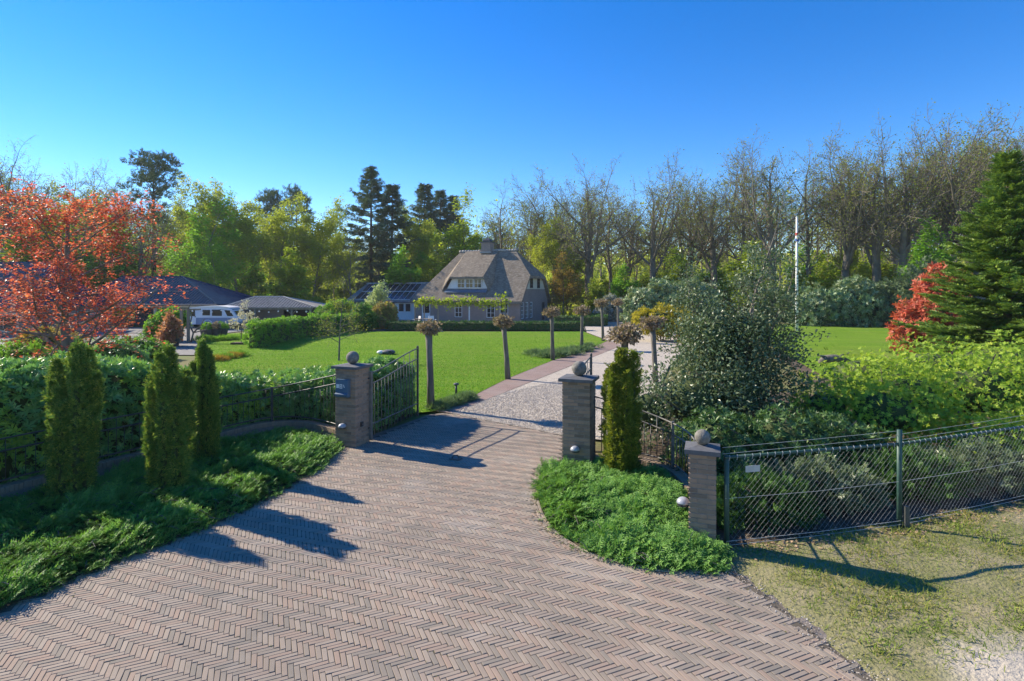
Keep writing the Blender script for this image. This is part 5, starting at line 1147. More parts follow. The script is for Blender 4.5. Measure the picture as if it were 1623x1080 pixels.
for r_ in range(2):
    for c_ in range(10):
        x0 = -21.9+c_*0.775; ya_ = 1.65+r_*1.42; yb2 = ya_+1.37
        m = MB(); z_ = 0.10
        V = [(x0+0.006, ya_, slope(ya_)+z_), (x0+0.765, ya_, slope(ya_)+z_), (x0+0.765, yb2, slope(yb2)+z_), (x0+0.006, yb2, slope(yb2)+z_)]
        f_ = MB().add(V+[(a, b_, c-0.04) for a, b_, c in V], [(0, 1, 2, 3), (0, 4, 5, 1), (1, 5, 6, 2), (2, 6, 7, 3), (3, 7, 4, 0)]).build('solar_panel', M_PVF, wing_)
        i = 0.022; V = [(x0+0.006+i, ya_+i, slope(ya_+i)+z_+0.006), (x0+0.765-i, ya_+i, slope(ya_+i)+z_+0.006), (x0+0.765-i, yb2-i, slope(yb2-i)+z_+0.006), (x0+0.006+i, yb2-i, slope(yb2-i)+z_+0.006)]
        MB().add(V, [(0, 1, 2, 3)]).build('cells', M_PV, f_)

# vine pergola in front of the house
pg = tag(empty('vine_pergola', at(730, 51.5)), 'timber pergola with a trained vine along the front of the thatched house', 'pergola')
p0 = at(655, 53.0)-pg.location; p1 = at(806, 50.5)-pg.location
MB().tube([p0+Vector((0, 0, 2.28)), p1+Vector((0, 0, 2.28))], 0.05, 6).build('beam', M_TIMBER, pg)
for k, t in enumerate((0.02, 0.12, 0.27, 0.60, 0.97)):
    p = p0.lerp(p1, t); MB().box((p.x-0.055, p.y-0.055, -0.02), (p.x+0.055, p.y+0.055, 2.24)).build('post', M_WHITE if k == 3 else M_TIMBER, pg)
vm = MB(); tips = []
for k in range(17):
    p = p0.lerp(p1, 0.03+0.94*k/16)+Vector((0, -0.08, 2.3))
    for q in range(5):
        e = p+Vector((prand.gauss(0, 0.22), prand.gauss(0, 0.12), prand.gauss(0.02, 0.22))); vm.tube([p, e], [0.025, 0.012], 4, False)
        for _ in range(6): tips.append((e+Vector((prand.gauss(0, .1), prand.gauss(0, .1), prand.gauss(0, .09))), Vector((0, 0, 1))))
vm.tube([p0.lerp(p1, t)+Vector((0, -0.09, 2.3+0.05*math.sin(t*40))) for t in np.linspace(0, 1, 30)], 0.03, 5); vm.build('vine_stem', M_BARKG, pg)
link('vine_leaves', leaves_at(tips, 3, 0.10, 0.19, LEAF_W, ML_YBEECH, 'vine_leaves'), pg)
# terrace chairs and table
def chair(loc, rz, label):
    r_ = tag(empty('garden_chair', loc, rz), label, 'chair', 'white chairs on the patio')
    MB().bevel_box((-0.26, -0.25, 0.40), (0.26, 0.27, 0.45), 0.01).build('seat', M_WHITE, r_)
    MB().box((-0.26, 0.24, 0.46), (0.26, 0.29, 1.02)).xf(Matrix.Rotation(R(-8), 4, 'X')).build('backrest', M_WHITE, r_)
    for sx in (-0.23, 0.23):
        for sy in (-0.22, 0.22): MB().box((sx-0.025, sy-0.025, 0), (sx+0.025, sy+0.025, 0.40)).build('leg', M_WHITE, r_)
        MB().box((sx-0.03, -0.25, 0.62), (sx+0.03, 0.25, 0.66)).build('armrest', M_WHITE, r_)
chair(at(659, 50.5), R(-60), 'white garden chair at the left end of the patio, beside the table')
chair(at(686, 50.8), R(30), 'white garden chair under the pergola, right of the table')
tb = tag(empty('garden_table', at(672, 50.3)), 'low pale garden table between the white patio chairs', 'table')
MB().bevel_box((-0.8, -0.4, 0.70), (0.8, 0.4, 0.75), 0.01).build('tabletop', M_TIMBER, tb)
for sx in (-0.7, 0.7):
    for sy in (-0.3, 0.3): MB().box((sx-0.04, sy-0.04, 0), (sx+0.04, sy+0.04, 0.70)).build('leg', M_TIMBER, tb)

# ------------------------------------------------------------------ carport barn on the left
barn = tag(empty('carport_barn', (-33.0, 50.0, 0)), 'dark hipped roof carport barn with beige beam behind the caravan', 'building')
E = 2.0; bx0, bx1 = -6.9, 6.35
MB().add([(bx0, -0.4, E+0.08), (bx1, -0.4, E+0.08), (bx1, 10.4, E+0.08), (bx0, 10.4, E+0.08), (bx0+0.9, 5, 4.7), (0.0, 5, 4.7), (bx0, -0.4, E), (bx1, -0.4, E), (bx1, 10.4, E), (bx0, 10.4, E)],
         [(0, 1, 5, 4), (1, 2, 5), (2, 3, 4, 5), (3, 0, 4), (0, 6, 7, 1), (1, 7, 8, 2), (2, 8, 9, 3), (3, 9, 6, 0), (9, 8, 7, 6)]).build('roof', M_TILE, barn)
for k in range(44):
    x = bx0+0.2+(bx1-bx0-0.4)*k/43; t_ = min(1.0, (bx1-x)/6.35, (x-bx0)/0.9+0.02)
    MB().tube([(x, -0.4, E+0.10), (x, -0.4+5.4*t_, E+0.10+2.62*t_)], 0.03, 4).build('tile_row', M_TILE, barn)
for (a, b_) in (((0, 5, 4.72), (bx1, -0.4, E+0.1)), ((0, 5, 4.72), (bx1, 10.4, E+0.1)), ((bx0+0.9, 5, 4.72), (0, 5, 4.72)), ((bx0+0.9, 5, 4.72), (bx0, -0.4, E+0.1))):
    MB().tube([a, b_], 0.09, 6).build('ridge_cap', M_TILE, barn)
MB().tube([(-1.6, 1.95, 3.27), (2.4, 1.95, 3.27)], 0.03, 5).build('snow_rail', M_RIDGE, barn)
MB().box((bx0+0.2, -0.3, E-0.22), (bx1-0.1, -0.12, E-0.003)).build('beam', M_BEIGE, barn)
MB().tube([(bx0, -0.45, E+0.03), (bx1, -0.45, E+0.03)], 0.07, 8).build('gutter', M_CAP, barn)
for x in (-3.6, 0.65, 4.0, 6.1): MB().box((x-0.1, -0.31, -0.02), (x+0.1, -0.11, E-0.223)).build('post', M_BEIGE, barn)
MB().box((bx0+0.3, 0.1, -0.02), (-3.7, 0.35, E-0.01)).build('wall', M_BBRICK, barn); MB().box((-3.7, 5.2, -0.02), (bx1-0.2, 5.4, E-0.01)).build('wall', M_BLUE, barn); MB().box((bx1-0.25, 5.402, -0.02), (bx1-0.02, 10.2, E-0.01)).build('wall', M_BBRICK, barn)
d_ = MB().box((-3.4, 3.0, 0.0), (0.4, 3.1, 1.9)).build('garage_door', M_BLUE, barn); MB().box((-1.7, 2.96, 0.85), (-1.3, 2.999, 0.92)).build('handle', M_IRONL, d_)
window(barn, -5.3, -4.4, 0.8, 1.6, 2, 2, off=0.08)
# house corner at the far left
lb_ = tag(empty('brick_cottage', at(-40, 40)), 'brick outbuilding with beige window frame and dark roof at the far left edge', 'building')
wall_holes(lb_, -4, 4.3, -0.05, 2.1, [(0.9, 3.2, 0.25, 1.65)], M_BBRICK); window(lb_, 0.9, 3.2, 0.25, 1.65, 2, 1, off=0.05, fw=0.2, frame=M_BEIGE)
MB().box((4.05, 0.26, -0.05), (4.3, 7.0, 2.1)).build('wall', M_BBRICK, lb_)
MB().add([(-4.3, -0.4, 2.05), (4.7, -0.4, 2.05), (4.7, 7.4, 2.05), (-4.3, 7.4, 2.05), (-4.3, 3.5, 5.6), (2.6, 3.5, 5.6)], [(0, 1, 5, 4), (1, 2, 5), (2, 3, 4, 5), (3, 0, 4), (3, 2, 1, 0)]).build('roof', M_TILE, lb_)
# ------------------------------------------------------------------ pavilion
pv = tag(empty('garden_pavilion', at(424, 49.5)), 'open tiled garden pavilion with timber posts right of the caravan', 'pavilion')
px0, px1, PE = at(352, 49.5).x-pv.location.x, at(500, 49.5).x-pv.location.x, 1.74
ra, rb = at(404, 52.0).x-pv.location.x, at(449, 52.0).x-pv.location.x
MB().add([(px0, 0, PE+0.06), (px1, 0, PE+0.06), (px1, 5, PE+0.06), (px0, 5, PE+0.06), (ra, 2.5, 2.72), (rb, 2.5, 2.72), (px0, 0, PE), (px1, 0, PE), (px1, 5, PE), (px0, 5, PE)],
         [(0, 1, 5, 4), (1, 2, 5), (2, 3, 4, 5), (3, 0, 4), (0, 6, 7, 1), (1, 7, 8, 2), (2, 8, 9, 3), (3, 9, 6, 0), (9, 8, 7, 6)]).build('roof', M_TILEG, pv)
for k in range(30):
    x = px0+(px1-px0)*(k+0.5)/30; t_ = min(1.0, (x-px0)/(ra-px0), (px1-x)/(px1-rb))
    MB().tube([(x, -0.03, PE+0.07), (x, 2.5*t_, PE+0.07+0.93*t_)], 0.045, 5).build('tile_row', M_TILEG, pv)
for a, b_ in (((px0, 0, PE+0.1), (ra, 2.5, 2.75)), ((px1, 0, PE+0.1), (rb, 2.5, 2.75)), ((ra, 2.5, 2.75), (rb, 2.5, 2.75)), ((px1, 5, PE+0.1), (rb, 2.5, 2.75))):
    MB().tube([a, b_], 0.07, 6).build('ridge_cap', M_RIDGE, pv)
MB().box((px0+0.3, 0.1, PE-0.14), (px1-0.3, 0.22, PE-0.003)).build('beam', M_TIMBER, pv)
for x in (px0+0.5, px0+2.9, px1-2.2, px1-0.5):
    po = MB().box((x-0.08, 0.08, -0.02), (x+0.08, 0.24, PE-0.143)).build('post', M_TIMBER, pv)
    for s in (-1, 1): MB().tube([(x, 0.16, PE-0.62), (x+s*0.42, 0.16, PE-0.16)], 0.04, 5).build('brace', M_TIMBER, po)
MB().box((px0+0.4, 4.6, -0.02), (px1-0.4, 4.8, PE-0.01)).build('wall', M_DARK, pv); MB().box((px0+2.0, 1.2, -0.02), (px0+5.0, 1.4, PE-0.01)).build('wall', M_BBRICK, pv)
# string of bulbs
sl = tag(empty('string_lights', at(400, 45.0)), 'string of small white bulbs strung in front of the pavilion', 'string lights')
a0 = at(300, 45.5, 1.75)-sl.location; a1 = at(500, 46.5, 1.75)-sl.location
pts = [a0.lerp(a1, t)-Vector((0, 0, 0.16*math.sin(math.pi*((t*4) % 1)))) for t in np.linspace(0, 1, 41)]
MB().tube(pts, 0.012, 4).build('cable', M_DARK, sl)
bulb = MB().sphere((0, 0, -0.09), 0.07, 8, 6).mesh('bulb', M_WHITE, True)
for k in range(1, 40, 3): link('bulb', bulb, sl, pts[k])

# ------------------------------------------------------------------ caravan
cv = tag(empty('caravan', at(336, 47.2), R(2)), 'small blue and white vintage caravan parked beside the pavilion', 'caravan')
M_CVW = mat('caravan_white', (0.66, 0.70, 0.78), (0.60, 0.64, 0.73), 2, 0.35, spec=0.5); M_CVB = mat('caravan_blue', (0.16, 0.23, 0.36), (0.14, 0.20, 0.33), 2, 0.35, spec=0.5)
prof = [(-2.1, 0.42), (-2.12, 0.95), (-2.08, 1.6), (-1.9, 1.82), (-1.2, 1.92), (0.6, 1.95), (1.35, 1.86), (1.75, 1.62), (2.1, 1.05), (2.22, 0.62), (2.1, 0.42)]
MB().prism(prof, 1.9, 'y').build('body', M_CVW, cv)
lo = [(-2.13, 0.40), (-2.15, 0.98), (1.75, 0.98), (2.0, 0.40)]
MB().prism([(-2.125, 0.40), (-2.14, 0.98), (1.68, 0.98), (1.95, 0.40)], 0.012, 'y', -0.012).build('lower_panel', M_CVB, cv)
MB().prism([(-1.95, 1.84), (-1.0, 1.96), (0.5, 2.0), (1.3, 1.92), (1.5, 1.84)], 2.0, 'y', -0.05).build('roof', M_WHITE, cv)
for x0, x1, z0, z1 in ((-1.9, -1.45, 1.15, 1.62), (-0.75, -0.2, 1.22, 1.62), (0.05, 0.80, 1.18, 1.64)):
    w = MB().bevel_box((x0-0.04, -0.030, z0-0.04), (x1+0.04, -0.001, z1+0.04), 0.008).build('window', M_DARK, cv); MB().box((x0, -0.038, z0), (x1, -0.031, z1)).build('pane', M_GLASS, w)
MB().add([(1.46, 0.15, 1.66), (1.93, 0.15, 1.22), (1.93, 1.75, 1.22), (1.46, 1.75, 1.66)], [(0, 1, 2, 3)]).xf(Matrix.Translation((0.16, 0, 0.06))).build('front_window', M_GLASS, cv)
MB().prism([(1.05, 1.62), (1.5, 1.62), (1.82, 1.12), (1.30, 1.12)], 0.01, 'y', -0.011).build('corner_window', M_GLASS, cv)
dr = MB().prism([(-2.0, 0.42), (-1.35, 0.42), (-1.35, 1.75), (-2.0, 1.75)], 0.006, 'y', -0.020).build('door', M_CVW, cv); MB().box((-1.43, -0.05, 1.02), (-1.37, -0.021, 1.12)).build('handle', M_DARK, dr)
MB().tube([(0.62*math.cos(a)*0.62-0.35, -0.02, 0.42+0.36*math.sin(a)) for a in np.linspace(0.05, math.pi-0.05, 12)], 0.03, 5).build('wheel_arch', M_CVW, cv)
wh = MB().lathe([(0.20, -0.09), (0.29, -0.08), (0.31, 0.0), (0.29, 0.08), (0.20, 0.09)], n=20).xf(Matrix.Translation((-0.35, 0.0, 0.30)) @ Matrix.Rotation(R(90), 4, 'X')).build('wheel', M_DARK, cv, True)
MB().lathe([(0.02, 0.0), (0.18, 0.02), (0.19, -0.02)], n=16).xf(Matrix.Translation((-0.35, -0.09, 0.30)) @ Matrix.Rotation(R(90), 4, 'X')).build('rim', M_RIDGE, wh, True)
MB().tube([(2.1, 0.5, 0.42), (3.1, 0.95, 0.42)], 0.04, 6).build('drawbar', M_DARK, cv); MB().tube([(2.1, 1.4, 0.42), (3.1, 0.95, 0.42)], 0.04, 6).build('drawbar', M_DARK, cv); MB().tube([(2.95, 0.95, 0.0), (2.95, 0.95, 0.6)], 0.03, 6).build('jockey_wheel', M_DARK, cv)

# ------------------------------------------------------------------ flagpole, bollard, mower
fp = tag(empty('flagpole', at(1263, 45.0)), 'white flagpole with a small red white and blue band on the side lawn', 'flagpole'); h = hz(346, 45)
MB().tube([(0, 0, -0.02), (0, 0, h*0.5), (0, 0, h)], [0.125, 0.10, 0.075], 10).build('pole', M_WHITE, fp, True); MB().sphere((0, 0, h+0.05), 0.09, 10, 6).build('finial', M_WHITE, fp, True)
for z, cc, nm in ((hz(383, 45), (0.06, 0.10, 0.30), 'blue_band'), (hz(378.5, 45), (0.72, 0.72, 0.70), 'white_band'), (hz(374, 45), (0.42, 0.07, 0.06), 'red_band')):
    MB().tube([(0.03, -0.01, z), (0.03, -0.01, z+0.235)], 0.16, 8).build(nm, mat('cloth_'+nm, cc, tuple(x*0.9 for x in cc), 6, 0.8), fp)
bl = tag(empty('bollard_light', G(723, 626)), 'small dark bollard light on the lawn edge by the brick path', 'bollard light')
MB().tube([(0, 0, -0.02), (0, 0, 0.30)], 0.035, 10).build('post', M_DARK, bl, True); MB().lathe([(0.075, 0.30), (0.085, 0.33), (0.07, 0.36), (0.02, 0.37)], n=14).build('head', M_CAP, bl, True)
mw = tag(empty('robotic_mower', G(612, 562)), 'small dark grey robotic mower with white front resting on the lawn', 'mower')
MB().sphere((0.12, 0, 0.12), 0.36, 18, 10, (1, 0.72, 0.36)).build('body', M_CAP, mw, True); MB().sphere((-0.28, 0, 0.11), 0.2, 14, 8, (1, 1, 0.5)).build('front', M_WHITE, mw, True)
for s in (-0.22, 0.22): MB().lathe([(0.11, -0.03), (0.11, 0.03)], n=14).xf(Matrix.Translation((0.25, s, 0.11)) @ Matrix.Rotation(R(90), 4, 'X')).build('wheel', M_DARK, mw)

# ------------------------------------------------------------------ garden things on the left
pp = tag(empty('timber_post_frame', at(293, 35)), 'pair of weathered timber posts with a gnarled vine in front of the caravan', 'post frame'); hp = hz(492, 35)
for x in (-0.22, 0.22): MB().box((x-0.07, -0.07, -0.02), (x+0.07, 0.07, hp)).build('post', M_TIMBER, pp)
MB().box((-0.7, -0.05, hp+0.002), (1.0, 0.05, hp+0.10)).build('crossbar', M_TIMBER, pp)
m = MB(); m.tube([(0.45, -0.1, 0), (0.6, -0.1, 0.6), (0.35, -0.1, 1.1), (0.5, -0.1, 1.6), (0.3, -0.1, 2.2), (0.5, -0.1, 2.6)], [0.06, 0.05, 0.05, 0.04, 0.03, 0.015], 6); m.tube([(0.6, -0.1, 0.6), (1.1, -0.1, 1.1), (1.3, -0.1, 1.5)], [0.05, 0.035, 0.02], 6); m.tube([(0.6, -0.1, 0.6), (1.4, -0.1, 0.8), (1.5, -0.1, 1.2)], [0.04, 0.03, 0.02], 6)
m.build('vine', M_BARKG, pp, True)
M_POT = mat('dark_pot', (0.065, 0.062, 0.06), (0.09, 0.085, 0.08), 5, 0.7)
def pot(loc, r, h, label, plant=None):
    o = tag(empty('plant_pot', loc), label, 'plant pot', 'dark plant pots'); MB().lathe([(r*0.72, 0), (r, h*0.94), (r*1.06, h*0.94), (r*1.06, h), (r*0.9, h), (r*0.88, h*0.9)], n=18).build('pot', M_POT, o)
    MB().lathe([(r*0.86, h*0.87), (0.01, h*0.9)], n=16).build('soil', M_SOIL, o)
    return o
pot(at(274, 32.5), 0.42, 0.62, 'large round dark pot holding the small red maple')
for x, d, lab in ((327, 39.0, 'dark round tub left of the planter row'), (341, 39.5, 'dark round tub in the middle of the planter row'), (352, 40.0, 'dark round tub at the right of the planter row')): 
    pot(at(x, d), 0.42, 0.55, lab); 
    shrub('potted_plant', at(x, d, 0.5), [(0, 0, 0.2, 0.36, 0.36, 0.26)], 160, 0.13, ROS2, ML_MOP if x == 341 else ML_GREEN, lab.replace('dark round tub', 'small plant growing in the tub'), 'plant', 'plants in the planter row', core=0, stems=3)
root, _ = open_shrub('small_maple', at(272, 32.4, 0.5), dict(seg=[5, 4, 3], taper=[0.4, 0.4, 0.5], wob=[0.1, 0.15, 0.2], up=[0.0, -0.02, -0.03], sides=[6, 4, 3], n=[9, 5], start=[0.3, 0.2], ang=[(40, 75), (30, 60)], len=[0.75, 0.5], shrink=[0.4, 0.3], rr=[0.5, 0.55], rmin=0.006), 61, None, 0.16, LEAF_W, leaf_mat('small_maple_leaf', [(0.22, 0.09, 0.05), (0.28, 0.13, 0.08), (0.15, 0.10, 0.04)], None, 1, 0.35, 0.5, 0.3), 'small salmon red maple spreading from the large dark pot', 'maple', 0.85, 0.05, 6, 0.11, 3, (30, 60))
shrub('bright_shrub', at(262, 36), [(0, 0, 1.0, 0.9, 0.8, 1.0), (0.6, 0.2, 1.3, 0.7, 0.7, 0.8), (-0.6, 0, 0.8, 0.6, 0.6, 0.8)], 1800, 0.17, ROS2, ML_GREEN, 'bright green leafy shrub in front of the carport')
mg, _ = open_shrub('magnolia_sapling', G(379, 546), dict(seg=[6, 4, 3], taper=[0.4, 0.4, 0.5], wob=[0.05, 0.12, 0.15], up=[0.02, 0.08, 0.05], sides=[6, 4, 3], n=[8, 4], start=[0.35, 0.3], ang=[(45, 75), (30, 55)], len=[0.45, 0.5], shrink=[0.4, 0.3], rr=[0.5, 0.55], rmin=0.006), 62, None, 0.11, LEAF_W, leaf_mat('white_blossom', [(0.55, 0.52, 0.46), (0.62, 0.55, 0.50), (0.30, 0.30, 0.18)], None, 1, 0.3, 0.6, 0.2), 'small white blossoming sapling in a square soil ring on the lawn', 'sapling', hz(498, 33.6), 0.03, 4, 0.07, 1)
MB().box((-0.38, -0.3, 0.0), (0.38, 0.3, 0.12)).build('soil_ring', M_SOIL, mg)
sp_, _ = open_shrub('bare_sapling', G(533, 572), dict(seg=[7, 5, 3, 2], taper=[0.35, 0.35, 0.4, 0.5], wob=[0.03, 0.08, 0.12, 0.15], up=[0.01, 0.02, 0.02, 0.02], sides=[6, 4, 3, 3], n=[18, 6, 4], start=[0.30, 0.2, 0.2], ang=[(55, 85), (35, 60), (30, 60)], len=[0.42, 0.45, 0.5], shrink=[0.5, 0.3, 0.3], rr=[0.45, 0.5, 0.55], rmin=0.005), 63, None, 0.05, LEAF, ML_OLIVE, 'bare twiggy sapling on the lawn behind the letterbox pillar', 'sapling', hz(462, 25.5)*0.86, 0.05, 1, 0.08, 1)
shrub('pale_green_shrub', at(528, 47), [(0, 0, 1.1, 1.2, 1.1, 1.15), (0.7, 0.4, 1.5, 0.9, 0.9, 0.95), (-0.9, 0.1, 0.9, 1.0, 0.9, 0.9)], 3200, 0.19, ROS2, ML_GREEN, 'rounded light green shrub at the right end of the garden hedge')
shrub('dark_green_shrub', at(572, 46.5), [(0, 0, 0.95, 0.95, 0.9, 1.2), (0.4, 0.2, 0.7, 0.9, 0.9, 0.9)], 2400, 0.17, ROS2, leaf_mat('mid_green_leaf', [(0.035, 0.10, 0.016), (0.05, 0.135, 0.02), (0.07, 0.16, 0.024)], None, 1, 0.3, 0.5, 0.3), 'compact deep green cone shaped shrub left of the low box hedge')
shrub('bronze_shrub', at(604, 48), [(0, 0, 0.9, 0.95, 0.9, 1.2), (0.6, 0.2, 1.2, 0.8, 0.8, 1.0), (0.2, -0.3, 0.5, 0.9, 0.8, 0.6)], 2200, 0.17, ROS2, leaf_mat('bronze_green_leaf', [(0.16, 0.15, 0.03), (0.20, 0.11, 0.06), (0.12, 0.15, 0.03), (0.24, 0.19, 0.04)], None, 1, 0.3, 0.5, 0.3), 'yellow and bronze tinted shrub beside the low box hedge')
open_shrub('silver_tree', at(596, 50), dict(seg=[5, 4, 3], taper=[0.4, 0.4, 0.5], wob=[0.06, 0.12, 0.15], up=[0.03, 0.06, 0.05], sides=[6, 4, 3], n=[10, 6], start=[0.3, 0.2], ang=[(30, 60), (30, 60)], len=[0.4, 0.45], shrink=[0.4, 0.3], rr=[0.5, 0.55], rmin=0.008), 64, None, 0.2, LEAF_W, leaf_mat('silver_leaf', [(0.19, 0.23, 0.12), (0.26, 0.29, 0.17), (0.15, 0.20, 0.08)], None, 1, 0.35, 0.5, 0.3), 'small pale silvery tree in front of the solar panels', 'tree', hz(452, 50)*0.78, 0.05, 6, 0.14, 2, (8, 20))
for i, (x, y) in enumerate(((322, 540), (335, 541), (352, 540), (366, 539), (392, 538), (403, 537))):
    tuft_clump('border_plant', G(x, y), 0.5, 45, 0.34, ML_GREEN, ('low bright green perennial, %s from the left along the border below the caravan' % ORD[i]).replace('leftmost from the left', 'the leftmost'), 'perennials along the lawn border')
# ------------------------------------------------------------------ the wood behind the garden
P_OAK = dict(seg=[7, 6, 4, 2, 1], taper=[0.55, 0.3, 0.35, 0.45, 0.5], wob=[0.05, 0.11, 0.15, 0.18, 0.2], up=[0.02, 0.045, 0.03, 0.02, 0.02], sides=[7, 5, 4, 3, 3], n=[8, 7, 5, 5], start=[0.42, 0.18, 0.18, 0.2],
             ang=[(28, 72), (30, 66), (30, 66), (30, 65)], len=[0.82, 0.52, 0.50, 0.5], shrink=[0.25, 0.35, 0.3, 0.3], rr=[0.50, 0.55, 0.6, 0.65], rmin=0.016, top=0.42)
P_SLIM = dict(P_OAK, top=0.7, n=[11, 5, 4, 3], start=[0.35, 0.25, 0.2, 0.2], ang=[(30, 62), (28, 55), (28, 60), (30, 60)], len=[0.42, 0.50, 0.5, 0.5], shrink=[0.5, 0.35, 0.3, 0.3], seg=[9, 5, 4, 2, 1], taper=[0.3, 0.3, 0.35, 0.45, 0.5])
P_LEAFY = dict(P_OAK, top=0.8, n=[16, 6, 4], seg=[9, 6, 4, 2], start=[0.14, 0.2, 0.2], ang=[(45, 75), (30, 60), (30, 60)], len=[0.46, 0.45, 0.5], shrink=[0.55, 0.35, 0.3], rr=[0.40, 0.5, 0.55], up=[0.02, 0.02, 0.0, 0.0], taper=[0.3, 0.3, 0.4, 0.5], wob=[0.04, 0.09, 0.12, 0.15])
TEMPL = {}
def template(key, seed, P, L, r, m_leaf, k, jit, size, tmpl=LEAF_W, flat=False, bark=None):
    sk = Skel(seed); sk.grow(Vector((0, 0, -0.1)), Vector((0, 0, 1)), L, r, 0, P)
    V = np.array([tuple(v) for v in sk.mb.V]); H = np.percentile(V[:, 2], 98.9 if 'birch' in key or 'oak' in key else 99.5)
    tr = sk.mb.mesh('trunk', bark or M_TWIG, True, False)
    cr = leaves_at(sk.tips, k, jit, size, tmpl, m_leaf, 'crown', 0.1, 0.35, flat) if k else None
    TEMPL[key] = (tr, cr, H)
def conifer(key, seed, H, Rb, f0, m, dens=1.0, droop=-12, pine=False):
    r = random.Random(seed); mb = MB(); mb.tube([(0, 0, -0.1), (r.gauss(0, .1), 0, H*0.5), (0, 0, H)], [0.32, 0.2, 0.02], 7); P, D = [], []
    z = H*f0
    while z < H-0.15:
        f = (H-z)/(H*(1-f0)); L0 = (min(Rb, Rb*0.135*(H-z)) if not pine else Rb*math.sin(math.pi*min(1, 0.12+0.8*f)))+0.2; nb = 5 if not pine else 3; ph = r.random()*6
        for k in range(nb):
            if r.random() < 0.22: continue
            a = ph+6.283*k/nb+r.gauss(0, 0.35); L = L0*r.uniform(0.5, 1.2); el = R(r.gauss(droop, 9)+(38*(1-f) if not pine else 28)); dh = Vector((math.cos(a)*math.cos(el), math.sin(a)*math.cos(el), math.sin(el)))
            e = Vector((0, 0, z))+dh*L+Vector((0, 0, 0.10*L)); mid = Vector((0, 0, z))+dh*L*0.5-Vector((0, 0, 0.03*L)); mb.tube([(0, 0, z), mid, e], [0.05, 0.035, 0.012], 4, False)
            side = Vector((-math.sin(a), math.cos(a), 0))
            if pine:
                for q in range(int(16*dens)):
                    g = Vector((r.gauss(0, 1), r.gauss(0, 1), r.gauss(0.2, 0.6))); P.append(e+g*0.32); D.append(g+Vector((0, 0, 0.6)))
                continue
            ns = int(L*3.0*dens)+2
            for j in range(ns):
                t = 0.2+0.8*(j+r.random())/ns; c = Vector((0, 0, z)).lerp(mid, t*2) if t < 0.5 else mid.lerp(e, t*2-1)
                for s in (-1, 1):
                    P.append(c); D.append(dh*0.7+side*s*r.uniform(0.4, 1.0)+Vector((0, 0, r.uniform(-0.75, -0.1))))
        z += r.uniform(0.40, 0.75)*(1.0 if not pine else 0.75)*(0.45+0.75*f)
    P = np.array([tuple(p) for p in P]); D = np.array([tuple(d) for d in D])
    cr = scatter_mesh('crown', plume_tmpl(6, 0.40, -0.15, 3, 0.5, 0.40), P, frames(D), rng.uniform(0.45, 0.95, len(P)), m)
    TEMPL[key] = (mb.mesh('trunk', M_BARK, True, False), cr, H)
template('oak0', 101, P_OAK, 9.5, 0.44, ML_OAK, 2, 0.18, 0.125); template('oak1', 102, P_OAK, 9.0, 0.40, ML_OAK, 2, 0.18, 0.125)
template('oak2', 103, dict(P_OAK, n=[6, 7, 5, 5], ang=[(25, 62), (28, 60), (28, 64), (30, 65)]), 9.2, 0.42, ML_OAK, 2, 0.18, 0.125); template('oak3', 104, P_SLIM, 17, 0.32, ML_OAK, 2, 0.18, 0.125)
template('birch0', 111, P_SLIM, 16, 0.20, ML_OLIVE, 8, 0.34, 0.27); template('birch1', 112, dict(P_SLIM, start=[0.25, 0.2, 0.2, 0.2], n=[13, 5, 4, 3]), 15.5, 0.20, ML_OLIVE, 9, 0.36, 0.28)
template('beech0', 121, P_LEAFY, 12, 0.20, ML_BEECH, 9, 0.30, 0.33, LEAF_W, True); template('beech1', 122, P_LEAFY, 12, 0.20, ML_YBEECH, 7, 0.30, 0.33, LEAF_W, True)
template('bronze0', 123, P_LEAFY, 9, 0.14, ML_BRONZE, 6, 0.28, 0.26); template('under0', 124, dict(P_LEAFY, start=[0.05, 0.15, 0.2]), 6, 0.10, ML_BEECH, 8, 0.25, 0.30, LEAF_W, True); template('under1', 125, dict(P_LEAFY, start=[0.05, 0.15, 0.2]), 6, 0.10, ML_YBEECH, 8, 0.28, 0.30, LEAF_W, True)
conifer('fir0', 131, 22, 3.7, 0.22, ML_DFIR, 0.8, -14); conifer('fir1', 132, 20, 2.8, 0.25, ML_DFIR, 0.75, -16); conifer('spruce0', 133, 20, 2.9, 0.30, ML_DFIR, 0.9, -12); conifer('pine0', 134, 18, 2.6, 0.60, ML_DFIR, 0.75, 10, True)
NAMES = {'oak': 'oak_tree', 'bir': 'birch_tree', 'bee': 'beech_tree', 'bro': 'bronze_tree', 'und': 'young_tree', 'fir': 'fir_tree', 'spr': 'spruce_tree', 'pin': 'pine_tree'}
CATS = {'oak': 'tree', 'bir': 'tree', 'bee': 'tree', 'bro': 'tree', 'und': 'young tree', 'fir': 'fir tree', 'spr': 'spruce tree', 'pin': 'pine tree'}
def plant(key, x, d, H, label, group, rz=None, sxy=1.0):
    tr, cr, h = TEMPL[key]; s = H/h; loc = at(x, d, -0.06)
    root = tag(empty(NAMES[key[:3]], loc, rz if rz is not None else prand.uniform(0, 6.28)), label, CATS[key[:3]], group); root.scale = (s*sxy, s*sxy, s)
    link('trunk', tr, root)
    if cr: link('crown', cr, root)
    return root
GW = 'trees along the edge of the wood'
